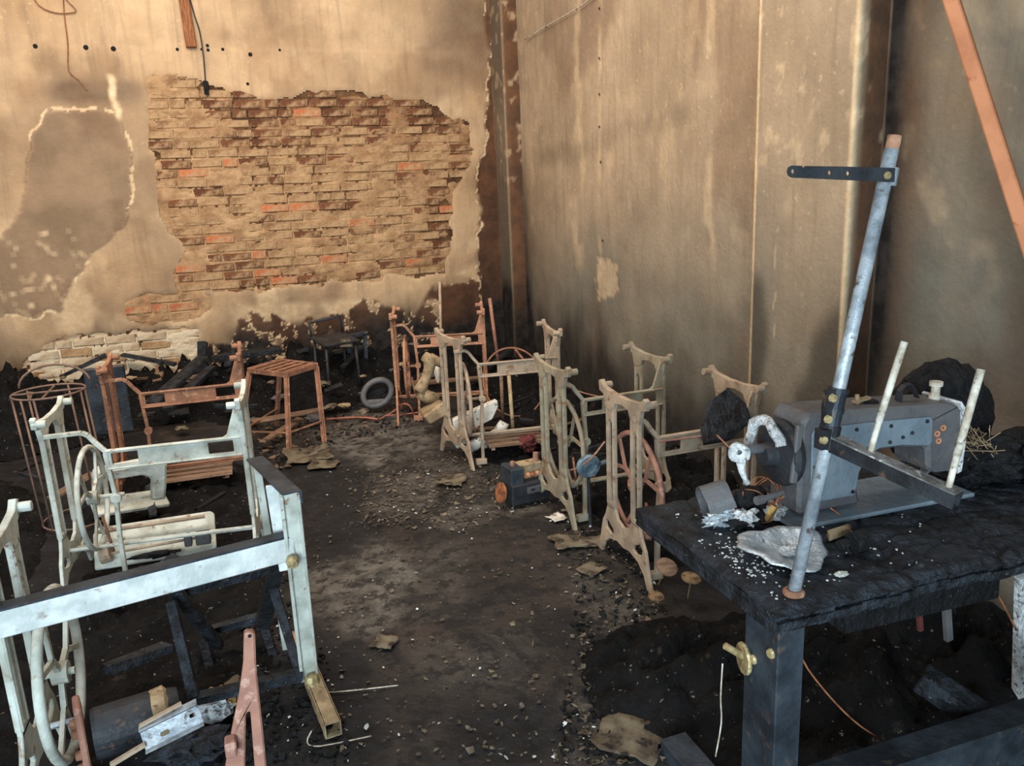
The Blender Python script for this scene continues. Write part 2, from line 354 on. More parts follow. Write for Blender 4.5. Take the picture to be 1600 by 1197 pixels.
for r in range(int(TOP/course)):
    z = .04+r*course; x = LW+(.115 if r % 2 else 0)+random.uniform(-.02, .02)
    while x < 2.15:
        hdr = random.random() < .18; L = .105 if hdr else .215; x += L/2
        bx, by = proj(np.array([[x, BW, z]])); bx, by = bx[0], by[0]; o = np.array([bx]), np.array([by])
        j = random.uniform(-8, 8); o2 = np.array([bx+j]), np.array([by+random.uniform(-5, 5)])
        reg = 1 if inpoly(*o2, EXP)[0] else 2 if inpoly(*o2, EXP2)[0] else 3 if inpoly(*o2, EXP3)[0] else 0
        if reg: cand.append((x, z, L, reg, bx, by))
        x += L/2+.011
for x, z, L, reg, bx, by in cand:
    me = random.choice(BV); o = bpy.data.objects.new('brick', me); COL.objects.link(o); o.parent = wall_back
    o.location = (x, BW+random.uniform(-.006, .006), z+random.uniform(-.003, .003)); o.scale = (L/.215, 1, random.uniform(.92, 1.0)); o.rotation_euler = (random.uniform(-.02, .02), random.uniform(-.012, .012), random.uniform(-.03, .03))
    dark = sstep(250, 165, by)*sstep(280, 400, bx)+.5*sstep(600, 700, bx)*sstep(230, 300, by)+.18
    q = random.random()
    if reg == 1: mk = 'brick_brown' if q < dark*.95 else 'brick_orange' if random.random() < .05 else 'brick_tan'
    elif reg == 2: mk = 'brick_orange' if random.random() < .4 else 'brick_tan'
    else: mk = 'brick_white' if random.random() < .8 else 'brick_tan'
    if any(abs(bx-ox) < 15 and abs(by-oy) < 8 for ox, oy in ORG): mk = 'brick_orange'
    o.material_slots[0].link = 'OBJECT'; o.material_slots[0].material = mt[mk]; nb += 1
print('bricks', nb)
# drilled holes in a row along the upper back wall, and the wooden batten and wires hanging there
for hx, hy, r in [(55, 72, .016), (134, 74, .018), (177, 76, .018), (277, 77, .012), (315, 77, .010), (324, 71, .012), (325, 78, .012), (348, 77, .012), (391, 85, .016), (437, 78, .010), (387, 131, .012)]:
    p = atY(hx, hy, BW-.027)
    MB().lathe([(0, .001), (r*.7, .0015), (r, 0)], 8, RX(math.pi/2)).build('drill_hole', mt['char'], wall_back, loc=p)
bt = atY(296, 74, BW-.05)
MB().box((bt[0], BW-.05, (bt[2]+TOP)/2), (.075, .05, TOP-bt[2]), rot=(0, -.03, 0), jit=.002).build('wall_batten', mt['batten'], bevel=.004, label='brown wooden batten fixed upright high on the back wall', cat='batten')
def wire(name, pts, r, mat, label, cat='wire', group=None, parent=None, sm=3, n=6):
    pts = [Vector(p) for p in pts]; q = []
    for i in range(len(pts)-1):
        p0 = pts[max(i-1, 0)]; p1 = pts[i]; p2 = pts[i+1]; p3 = pts[min(i+2, len(pts)-1)]
        for s in range(sm):
            t = s/sm; q.append(.5*((2*p1)+(p2-p0)*t+(2*p0-5*p1+4*p2-p3)*t*t+(3*p1-p0-3*p2+p3)*t**3))
    q.append(pts[-1]); mb = MB().tube(q, r, n)
    return mb.build(name, mat, parent, smooth=True, label=label, cat=cat, group=group)
wl = lambda L, d=.03: [atY(x, y, BW-d) for x, y in L]
wire('hanging_wire', wl([(98, -30), (100, 20), (106, 70), (107, 110), (122, 125), (136, 142)]), .004, mt['batten'], 'thin kinked wire hanging down the plaster at the far left', 'wire')
wire('looped_wire', wl([(44, -20), (60, 8), (86, 20), (112, 20), (118, 15), (104, 0), (92, -20)], .035), .004, mt['batten'], 'thin wire loop dangling at the top left of the wall', 'wire')
wire('hanging_wire', wl([(292, -20), (304, 25), (312, 50), (318, 90), (321, 130)], .035), .005, mt['dark_steel'], 'dark cable hanging beside the wooden batten down to the bricks', 'wire')
MB().box((0, 0, 0), (.035, .03, .10), jit=.008).rough(.01, 40).build('cable_end', mt['char'], wall_back, loc=atY(324, 137, BW-.03))
# right wall with its two pilasters
u = np.arange(FW, BW+.001, .025); v = np.arange(0, TOP+.001, .025); U, V = np.meshgrid(u, v, indexing='ij')
P, px, py = wall_grid_px(U, V, lambda U, V: np.stack([np.full_like(U, RW), U, V], -1))
def rsoot(U, V, px, py):
    n = fbm(U*5, V*.9, 40, 5)-.5; n2 = fbm(U*2.2, V*2.2, 44)-.5
    lim = .12+.30*sstep(4.2, 6.6, U)-.3*sstep(2.5, 2.3, U)
    s = sstep(lim+.5, lim-.10, V+n*.6+n2*.4)*.9
    g = np.clip(sstep(1.75, .55, V+n2*.7)*.92, 0, 1)
    return s, g
s_, g_ = rsoot(U, V, px, py)
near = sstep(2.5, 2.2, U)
s_ = np.clip(s_+sstep(.16, .0, np.abs(U-2.50))*(U < 2.52)*.8+sstep(.22, 0, np.abs(U-6.55))*(U < 6.56)*.75*sstep(2.2, .9, V)+sstep(.10, 0, np.abs(U-3.12))*(U > 3.1)*.45, 0, 1)  # darker strips where the wall meets the pilasters
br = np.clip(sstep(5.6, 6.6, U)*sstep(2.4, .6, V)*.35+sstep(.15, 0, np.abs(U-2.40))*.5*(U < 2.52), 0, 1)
pl = np.clip((np.abs(px-(938-(py-200)*.02)) < 2.2)*(py < 300)*.0+sstep(.64, .74, fbm(U*7, V*5, 50))*.18*sstep(.9, 1.4, V), 0, 1)
patch = inpoly(px+(fbm(U*20, V*20, 51)-.5)*14, py+(fbm(U*20, V*20, 52)-.5)*14, [(935, 400), (962, 410), (968, 455), (938, 470), (930, 440)])
diag = sstep(26, 4, np.abs(py-(262-(px-820)*.36+(fbm(U*3, V*3, 58)-.5)*30)))*sstep(810, 860, px)*sstep(1130, 1050, px)
s_ = np.clip(s_+diag*.22*fbm(U*5, V*5, 59)*1.6, 0, 1)
strip = sstep(10, 3, np.abs(px-(905+(fbm(U*4, V*3, 53)-.5)*20)))+sstep(9, 3, np.abs(px-(1112+(fbm(U*4, V*3, 54)-.5)*16)))+sstep(5, 1, np.abs(px-938))
pl = np.clip(pl+patch*.45+strip*sstep(.42, .62, fbm(U*9, V*5, 56))*.35*sstep(470, 380, py), 0, 1)
br = np.clip(br+.35*sstep(.5, .68, fbm(U*2, V*1.2, 57, 5)), 0, 1)
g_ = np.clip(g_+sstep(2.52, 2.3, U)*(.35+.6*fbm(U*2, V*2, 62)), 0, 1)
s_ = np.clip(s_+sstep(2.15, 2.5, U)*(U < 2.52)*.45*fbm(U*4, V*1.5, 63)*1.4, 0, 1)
P[..., 0] -= .004+(fbm(U*2, V*2, 55)-.5)*.012+patch*-.004
wall_right = grid_mesh('wall_right', P, mt['plaster_r'], dict(grey=g_, brown=br, pale=pl, soot=s_), kind='structure')
MB().box((RW+.12, (FW+BW)/2, TOP/2), (.2, BW-FW+.4, TOP)).build('masonry', mt['mortar'], wall_right)
def pilaster(path, y_edges, tag):
    pts = []
    for i in range(len(path)-1):
        a = np.array(path[i]); b = np.array(path[i+1]); n = max(2, int(np.linalg.norm(b-a)/.012))
        for s in range(n): pts.append(a+(b-a)*s/n)
    pts.append(np.array(path[-1])); pts = np.array(pts); v = np.arange(0, TOP+.001, .02)
    n, m = len(pts), len(v); P = np.zeros((n, m, 3)); P[..., 0] = pts[:, None, 0]; P[..., 1] = pts[:, None, 1]; P[..., 2] = v[None]
    px, py = [q.reshape(n, m) for q in proj(P.reshape(-1, 3))]; U = P[..., 1]; V = P[..., 2]; X = P[..., 0]
    s, g = rsoot(U, V, px, py)
    side = (np.abs(U-y_edges[0]) < 1e-6) & (X > 2.201)
    nz = fbm(X*6+U*6, V*1.5, 60, 4)
    dd = X-2.2
    jx = (fbm(U*12, V*12, 61)-.5)*30
    st = inpoly(px+jx, py+jx, [(1244, 660), (1262, 545), (1288, 505), (1318, 478), (1334, 440), (1345, 440), (1335, 660)]) | inpoly(px+jx*.4, py, [(1160, 640), (1172, 430), (1188, 430), (1200, 520), (1190, 640)])
    s = np.clip(s+blur(st, 4)*.62+side*sstep(.045, .12, dd+(nz-.5)*.03)*.3, 0, 1)  # side face: soot plus shade painted in, darker towards the wall
    b = np.clip(side*sstep(.01, .05, dd+(nz-.5)*.04)*.95, 0, 1)  # brown of the side face, its shading painted in from the edge inward
    if tag == 'corner': s = np.clip(s*.6+sstep(.8, .1, V)*.4+(~side)*.6, 0, 1); b = np.maximum(b, side*.92)
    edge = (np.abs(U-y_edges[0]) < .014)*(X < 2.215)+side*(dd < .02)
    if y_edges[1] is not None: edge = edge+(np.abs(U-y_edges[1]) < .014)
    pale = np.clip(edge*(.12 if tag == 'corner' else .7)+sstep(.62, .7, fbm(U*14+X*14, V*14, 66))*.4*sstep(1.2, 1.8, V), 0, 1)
    crk = np.abs(px-(1212+(py-400)*-.05+(fbm(U*3+1, V*4, 67)-.5)*26)) < .9
    pale = np.clip(pale+.3*crk*(py > 340)*(py < 530)*(~side), 0, 1)
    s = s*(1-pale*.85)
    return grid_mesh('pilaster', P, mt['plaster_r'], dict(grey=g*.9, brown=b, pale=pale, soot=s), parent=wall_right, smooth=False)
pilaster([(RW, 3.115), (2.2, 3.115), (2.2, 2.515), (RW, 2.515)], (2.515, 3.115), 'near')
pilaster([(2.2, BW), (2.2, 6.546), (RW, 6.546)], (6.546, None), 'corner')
for hx, hy in [(936, 13), (936, 91), (936, 147), (936, 198), (938, 253), (941, 376), (853, 41), (900, 14)]:
    MB().lathe([(0, .001), (.006, .0015), (.009, 0)], 8, RY(-math.pi/2)).build('nail_hole', mt['char'], wall_right, loc=atX(hx, hy, RW-.012))
wire('string', [atX(820, 62, RW-.03), atX(853, 41, RW-.03), atX(900, 14, RW-.03), atX(930, -8, RW-.03)], .004, mt['rod'], 'thin pale string strung slanting across the top of right wall', 'string')
pw = simple('plain_sooty_plaster', (188, 160, 128), (160, 134, 106), 2, (120, 100, 82), 6)
MB().box((LW-.1, (FW+BW)/2, TOP/2), (.2, BW-FW+.4, TOP)).build('wall_left', pw, kind='structure')
mb = MB(); mb.box((-2.3, FW-.1, TOP/2), (.3, .2, TOP)); mb.box((1.15, FW-.1, TOP/2), (2.4, .2, TOP)); mb.box((-1.1, FW-.1, 3.05), (2.2, .2, .9))
mb.build('wall_front', pw, kind='structure')
# ------------------------------------------------------------------ floor and burnt debris
u = np.arange(LW, RW+.001, .02); v = np.arange(FW, BW+.001, .02); U, V = np.meshgrid(u, v, indexing='ij')
P = np.stack([U, V, np.zeros_like(U)], -1); ok = V > .6
px, py = [q.reshape(U.shape) for q in proj(np.where(ok[..., None], P, np.array([0, 3., 0])).reshape(-1, 3))]
jx = (fbm(U*4, V*4, 70, 5)-.5)*140; jy = (fbm(U*4, V*4, 71, 5)-.5)*90
dust = np.zeros_like(U)
for poly, w in [([(500, 660), (600, 650), (690, 655), (680, 700), (560, 740), (490, 730)], .75), ([(560, 735), (700, 715), (760, 750), (860, 790), (700, 830), (560, 800)], .45), ([(470, 890), (560, 840), (640, 880), (640, 960), (540, 1010), (490, 980)], .75), ([(620, 860), (740, 840), (720, 960), (640, 980)], .3), ([(880, 880), (1000, 930), (1040, 1000), (960, 1010)], .35), ([(860, 1090), (960, 1100), (1030, 1197), (900, 1197)], .5), ([(640, 1000), (820, 1000), (800, 1080), (660, 1080)], .25)]:
    dust = np.maximum(dust, blur(inpoly(px+jx*.5, py+jy*.5, poly), 3)*w)
blk = np.zeros_like(U)
for poly, w in [([(440, 690), (560, 730), (600, 850), (480, 900), (430, 800)], .8), ([(480, 960), (560, 1000), (600, 1197), (420, 1197), (430, 1000)], .8), ([(-300, 600), (420, 700), (440, 900), (520, 1197), (-300, 1400)], .9), ([(820, 760), (1000, 800), (1080, 1000), (1100, 1197), (1700, 1400), (1700, 700), (900, 600)], .8), ([(690, 1110), (860, 1090), (900, 1197), (680, 1197)], .8)]:
    blk = np.maximum(blk, blur(inpoly(px+jx*.6, py+jy*.6, poly), 4)*w)
dust[~ok] = .3; blk[~ok] = .3
P[..., 2] = (fbm(U*3, V*3, 72)-.5)*.012+(fbm(U*16, V*16, 73)-.5)*.012*np.clip(blk+.3, 0, 1)
k = NT('burnt_floor')
col = k.mix(k.noise(2.2, .38, .62, 6), srgb(42, 38, 36), srgb(60, 52, 47))
col = k.mix(k.attr('dust'), col, k.mix(k.noise(9, .38, .6, 6), srgb(70, 68, 65), srgb(116, 111, 103)))
col = k.mix(k.math('MULTIPLY', k.noise(14, .50, .58, 7, .7), .8), col, srgb(28, 27, 28))
col = k.mix(k.math('MULTIPLY', k.noise(3.4, .50, .58, 8, .65, dist=.6), .7), col, srgb(24, 23, 24))
col = k.mix(k.attr('black'), col, k.mix(k.noise(11, .40, .62, 7), srgb(8, 9, 12), srgb(26, 28, 33)))
col = k.mix(k.math('MULTIPLY', k.noise(55, .66, .72, 4), .7), col, srgb(150, 144, 132))
floor = grid_mesh('floor', P, k.out(col, .72, 0, k.noise(30, .3, .7, 8), .6, .008, .3), dict(dust=dust, black=blk), kind='structure')
def mound(U, V, cx, cy, rx, ry, h, a=0):
    c, s = math.cos(a), math.sin(a); x = U-cx; y = V-cy; x, y = x*c+y*s, -x*s+y*c
    return h*np.clip(1-(x/rx)**2-(y/ry)**2, 0, 1)**.8
k = NT('burnt_debris')
col = k.mix(k.noise(7, .38, .62, 6), srgb(9, 9, 11), srgb(28, 27, 28))
col = k.mix(k.math('MULTIPLY', k.noise(16, .60, .68, 6, .7), .5), col, srgb(74, 66, 58))
col = k.mix(k.math('MULTIPLY', k.noise(48, .66, .71, 4), .8), col, srgb(156, 152, 146))
mt['debris'] = k.out(col, .75, 0, k.noise(26, .3, .7, 8), 1.0, .02, .15)
def heap(name, x0, x1, y0, y1, mounds, label, seed, step=.02):
    u = np.arange(x0, x1, step); v = np.arange(y0, y1, step); U, V = np.meshgrid(u, v, indexing='ij'); h = np.zeros_like(U)
    for m in mounds: h = np.maximum(h, mound(U, V, *m))
    rg = np.abs(fbm(U*6, V*6, seed, 5)-.5)*2; z = h*(.55+.9*rg)+(fbm(U*22, V*22, seed+3, 4)-.5)*.07*np.clip(h*12, 0, 1)-.02
    P = np.stack([U, V, z], -1)
    grid_mesh(name, P, mt['debris'], {}, keep=z > -.018, smooth=False, label=label, cat='debris', kind='stuff')
heap('burnt_debris', LW+.01, 2.17, 5.0, BW-.06, [(-.6, 6.6, 1.2, .8, .34), (.6, 6.6, 1.0, .6, .34), (1.3, 6.5, .9, .7, .2), (-1.6, 6.2, .9, .8, .45), (.25, 5.9, .7, .4, .12), (1.9, 5.9, .5, 1.0, .18)], 'heap of charred debris piled along the foot of the back wall', 100)
heap('burnt_debris', LW+.01, -.05, 2.2, 5.2, [(-1.7, 3.6, .75, 1.6, .22), (-.5, 4.4, .5, .6, .10), (-.45, 3.1, .5, .6, .09), (-1.2, 2.6, .6, .7, .12), (-.35, 2.55, .45, .5, .06), (-.35, 3.9, .45, .5, .09)], 'blackened rubble spread over the floor among the left machine stands', 120)
heap('burnt_debris', 1.0, 2.17, 2.5, 5.4, [(1.9, 3.3, .5, .9, .16), (1.6, 4.4, .5, .6, .12), (1.95, 4.6, .45, .9, .2), (1.6, 2.9, .35, .35, .08)], 'blackened rubble under the machine stands by the right wall', 140)
heap('burnt_debris', .75, 2.17, .9, 2.4, [(1.7, 1.7, .75, .5, .28), (1.2, 1.9, .4, .4, .14), (1.3, 1.4, .4, .4, .16)], 'black burnt rubble heaped under the charred table', 160)
def scatter(name, mat, n, regs, smin, smax, label, seed, thin=.08, lift=.006):
    rnd = random.Random(seed); mb = MB()
    for _ in range(n):
        poly = rnd.choice(regs)
        xs = [p[0] for p in poly]; ys = [p[1] for p in poly]
        for _t in range(20):
            a, b = rnd.uniform(min(xs), max(xs)), rnd.uniform(min(ys), max(ys))
            if inpoly(np.array([a]), np.array([b]), poly)[0]: break
        p = atz(a, b, .012)
        if p[0] > RW-.1 or p[0] < LW+.1 or p[1] > BW-.15: continue
        s = rnd.uniform(smin, smax)*(.6+.8*rnd.random()); kx = rnd.randint(4, 6); vs = []; an = rnd.uniform(0, 6.3); el = rnd.uniform(.25, 1)
        tl = Matrix.Rotation(rnd.uniform(-.5, .5), 4, 'X') @ Matrix.Rotation(rnd.uniform(-.5, .5), 4, 'Y')
        for i in range(kx):
            t = 6.283*i/kx; r = s*rnd.uniform(.6, 1.1); vs.append(Vector((math.cos(t)*r, math.sin(t)*r*el, rnd.uniform(-.15, .15)*s)))
        mm = T((p[0], p[1], lift+s*.25)) @ RZ(an) @ tl
        top = vs; bot = [w-Vector((0, 0, s*thin)) for w in vs]
        fs = [tuple(range(kx)), tuple(range(2*kx-1, kx-1, -1))]+[(i, kx+i, kx+(i+1) % kx, (i+1) % kx) for i in range(kx)]
        mb.add(top+bot, fs, mm)
    return mb.build(name, mat, label=label, cat='debris', kind='stuff')
AISLE = [(480, 700), (700, 690), (860, 800), (1000, 950), (1040, 1190), (540, 1190), (470, 900)]
BAND = [(540, 740), (720, 700), (870, 780), (720, 830), (560, 820)]
LEFTF = [(180, 740), (420, 700), (470, 900), (560, 1190), (300, 1190), (200, 900)]
RIGHTF = [(880, 800), (1000, 850), (1060, 1000), (1100, 1190), (860, 1190), (900, 1000)]
BACKF = [(380, 640), (620, 610), (690, 650), (500, 700), (400, 760)]
MIDR = [(730, 640), (960, 640), (1120, 760), (1000, 900), (860, 800), (740, 740)]
scatter('ash_flakes', mt['paper'], 2200, [BAND, BAND, BAND, RIGHTF, RIGHTF, BACKF, AISLE], .003, .014, 'small scorched paper flakes littering the floor', 1)
scatter('pale_ash_flecks', mt['ash_white'], 460, [LEFTF, LEFTF, BAND, RIGHTF, AISLE, MIDR], .003, .009, 'tiny white ash flecks sprinkled over the burnt floor', 2)
scatter('charcoal_bits', mt['char'], 2400, [LEFTF, LEFTF, RIGHTF, BACKF, MIDR], .004, .016, 'black charcoal crumbs strewn over the floor', 3, thin=.4)
scatter('scorched_shards', mt['wood_rust'], 110, [BACKF, MIDR, BACKF], .010, .03, 'brown scorched splinters lying on the floor', 4, thin=.3)
# ------------------------------------------------------------------ treadle sewing-machine stands
CAPP = [(-.185, .700), (-.190, .738), (-.172, .745), (-.158, .732), (-.140, .722), (-.05, .712), (.05, .712), (.140, .722), (.158, .732), (.172, .745), (.190, .738), (.185, .700), (.150, .690), (.135, .640), (.070, .640), (.055, .672), (0, .680), (-.055, .672), (-.070, .640), (-.135, .640), (-.150, .690)]
BASEP = [(-.068, .235), (-.132, .235), (-.150, .190), (-.178, .150), (-.200, .07), (-.226, .0), (-.190, .0), (-.165, .05), (-.12, .085), (-.05, .100), (0, .092), (.05, .100), (.12, .085), (.165, .05), (.190, .0), (.226, .0), (.200, .07), (.178, .150), (.150, .190), (.132, .235), (.068, .235), (.045, .195), (0, .180), (-.045, .195)]
BASEH = [[(s*.155, .150), (s*.135, .165), (s*.085, .140), (s*.080, .122), (s*.105, .112), (s*.150, .125)] for s in (-1, 1)]
def column(y):
    o = [(y-.034, .225), (y-.031, .40), (y-.034, .66), (y+.034, .66), (y+.031, .40), (y+.034, .225)]
    h = [(y-.010, .25), (y-.016, .40), (y-.016, .585), (y, .605), (y+.016, .585), (y+.016, .40), (y+.010, .25)]
    return o, [h]
def side_frame(mb, x, sgn, m=Matrix(), d=1.0):
    mm = m @ T((x, 0, 0)) @ Matrix.Diagonal((1, d, 1, 1)) @ YZ
    mb.plate(CAPP, (), .020, mm); mb.plate(BASEP, BASEH, .013, mm)
    for y in (-.100, .100):
        o, h = column(y); mb.plate(o, h, .013, mm)
        for e in (-.0255, .0255): mb.bar((x, (y+e)*d, .24), (x, (y+e)*d, .655), .020, .010, up=(0, 1, 0), m=m)
    for y in (-.176, .176):
        mb.tube([(x-.006, y*d, .718), (x+sgn*.042, y*d, .718)], .015, 8, m=m)
def stand(name, L, R, mat, label, arm=.13, windows=True, wheel=True, pedal='wood_rust', wheel_mat=None, d=1.0, tilt=0, lyaw=0, tie=True, right=True, near=-1, group='treadle stands'):
    """L, R: floor points under the centres of the left and right end frames"""
    L = np.array(L); R = np.array(R); c = (L+R)/2; w = float(np.linalg.norm(R-L)); a = math.atan2(R[1]-L[1], R[0]-L[0])
    root = empty(name, (c[0], c[1], .005), (0, 0, a), label, 'stand', group); mat = mt[mat]; wm = mt[wheel_mat] if wheel_mat else mat
    mb = MB(); side_frame(mb, -w/2, 1, T((-w/2, 0, 0)) @ RZ(lyaw) @ T((w/2, 0, 0)), d); mb.build('side_frame', mat, root, bevel=.003)
    if right: mb = MB(); side_frame(mb, w/2, -1, d=d); mb.build('side_frame', mat, root, bevel=.003)
    yr = near*.125*d; x0 = -w/2+arm; x1 = w/2-.01
    z0, z1 = .500, .578; hs = []
    if windows:
        ww = (x1-x0)*.19; hs = [[(x0+.02, z0+.016), (x0+.02+ww, z0+.016), (x0+.02+ww, z1-.014), (x0+.02, z1-.014)], [(x1-.03-ww, z0+.016), (x1-.03, z0+.016), (x1-.03, z1-.014), (x1-.03-ww, z1-.014)]]
    mb = MB(); mb.plate([(x0, z0), (x1, z0), (x1, z0-.06), (x1+.008, z0-.08), (x1+.008, .70), (x1-.012, .70), (x1-.05, z1+.012), (x1-.07, z1), (x0, z1)], hs, .012, T((0, yr, 0)) @ XZ)
    mb.box(((x0+x1)/2, yr-.002, z1-.003), (x1-x0, .022, .008)); mb.box(((x0+x1)/2, yr-.002, z0+.003), (x1-x0, .022, .008))
    mb.build('rail', mat, root, bevel=.0025)
    mb = MB()                                                    # S-shaped arm and wheel bracket
    xs = -w/2; q = [(x0+.01, z1-.015), (x0-.03, z1+.035), (x0-.05, z1+.065), (x0-.07, z1+.078), (xs, z1+.075)]
    for i in range(4): mb.bar((q[i][0], yr, q[i][1]), (q[i+1][0], yr, q[i+1][1]), .016, .020, up=(0, 1, 0))
    br = [(x0, z1-.01), (x0+.004, z0), (x0+.012, .38), (x0+.002, .22), (x0, .02)]
    for i in range(4): mb.bar((br[i][0], yr, br[i][1]), (br[i+1][0], yr, br[i+1][1]), .016, .022, up=(0, 1, 0))
    mb.lathe([(0, -.014), (.02, -.014), (.02, .014), (0, .014)], 10, T((x0+.012, yr, .38)) @ RX(math.pi/2))
    mb.box((x0-.01, yr, .02), (.06, .03, .03))
    mb.build('wheel_bracket', mat, root, bevel=.002)
    if wheel:
        xw = xs+max(.05, arm*.5); cz, Rr = .35, .205
        pts = [(xw, Rr*math.cos(t), cz+Rr*math.sin(t)) for t in np.linspace(0, 2*math.pi, 36, endpoint=False)]
        mb = MB().tube(pts, .011, 7, closed=True)
        mb.tube([(xw-.03, 0, cz), (x0+.012, 0, cz)], .009, 8)
        wh = mb.build('flywheel', wm, root, smooth=True)
        mb = MB()
        for i in range(3):
            t = 2*math.pi*i/3+.5; cen = Vector((xw, 0, cz)); f = cen+Vector((0, math.cos(t), math.sin(t)))*Rr*.45
            mb.bar(cen, f, .016, .012, up=(1, 0, 0))
            for e in (-.38, .38): mb.bar(f, cen+Vector((0, math.cos(t+e), math.sin(t+e)))*Rr, .013, .010, up=(1, 0, 0))
        mb.lathe([(0, -.02), (.028, -.02), (.028, .02), (0, .02)], 12, T((xw, 0, cz)) @ RY(math.pi/2)); mb.build('spokes', wm, wh)
        mb = MB().tube([(xw+.03, -.03, cz-.07), (xw+.05, -.03, .12)], .006, 6); mb.build('pitman_rod', mt['rust'], root, smooth=True)
    if tie:
        mb = MB().bar((-w/2, .02, .135), (w/2, .02, .125), .022, .012); mb.tube([(-w/2, -.06, .16), (w/2, -.06, .16)], .008, 8); mb.build('tie_bar', mat, root)
    if pedal:
        mb = MB()
        for i in range(4): mb.bar((-w*.22, -.13+i*.055, .105+i*.004), (w*.34, -.13+i*.055, .105+i*.004), .046, .014, jit=.003)
        pd = mb.build('pedal', mt[pedal], root)
        MB().bar((-w*.18, -.15, .090), (-w*.18, .06, .105), .02, .012).build('pedal_batten', mat, pd); MB().bar((w*.30, -.15, .090), (w*.30, .06, .105), .02, .012).build('pedal_batten', mat, pd)
    return root
STD = {}
STD['D'] = stand('treadle_stand', (1.312, 2.64), (1.818, 2.65), 'beige_iron', 'pinkish beige cast-iron treadle stand nearest the burnt table', arm=.075, wheel_mat='rust_pink', pedal=None)
STD['C'] = stand('treadle_stand', (1.268, 3.26), (1.77, 3.28), 'greytan_iron', 'grey-tan treadle stand, middle one of the right-hand row', arm=.09, pedal=None)
STD['B'] = stand('treadle_stand', (1.045, 4.22), (1.625, 4.16), 'beige_iron', 'brown treadle stand with wooden pedal holding a white machine head', arm=.13, lyaw=.28)
STD['E'] = stand('treadle_stand', (.925, 5.27), (1.505, 5.12), 'rust_e', 'rust-orange treadle stand nearest the corner of the back wall', arm=.14, pedal=None)
STD['A1'] = stand('treadle_stand', (-.772, 3.44), (-.055, 3.38), 'ash_iron', 'ash-white treadle stand with oval-looking flywheel, second from front on the left', arm=.21, wheel_mat='ash_iron', pedal=None)
STD['A2'] = stand('treadle_stand', (-.70, 4.40), (-.055, 4.385), 'rust', 'rust-brown treadle stand behind the ash-white one on the left', arm=.16, wheel=False)
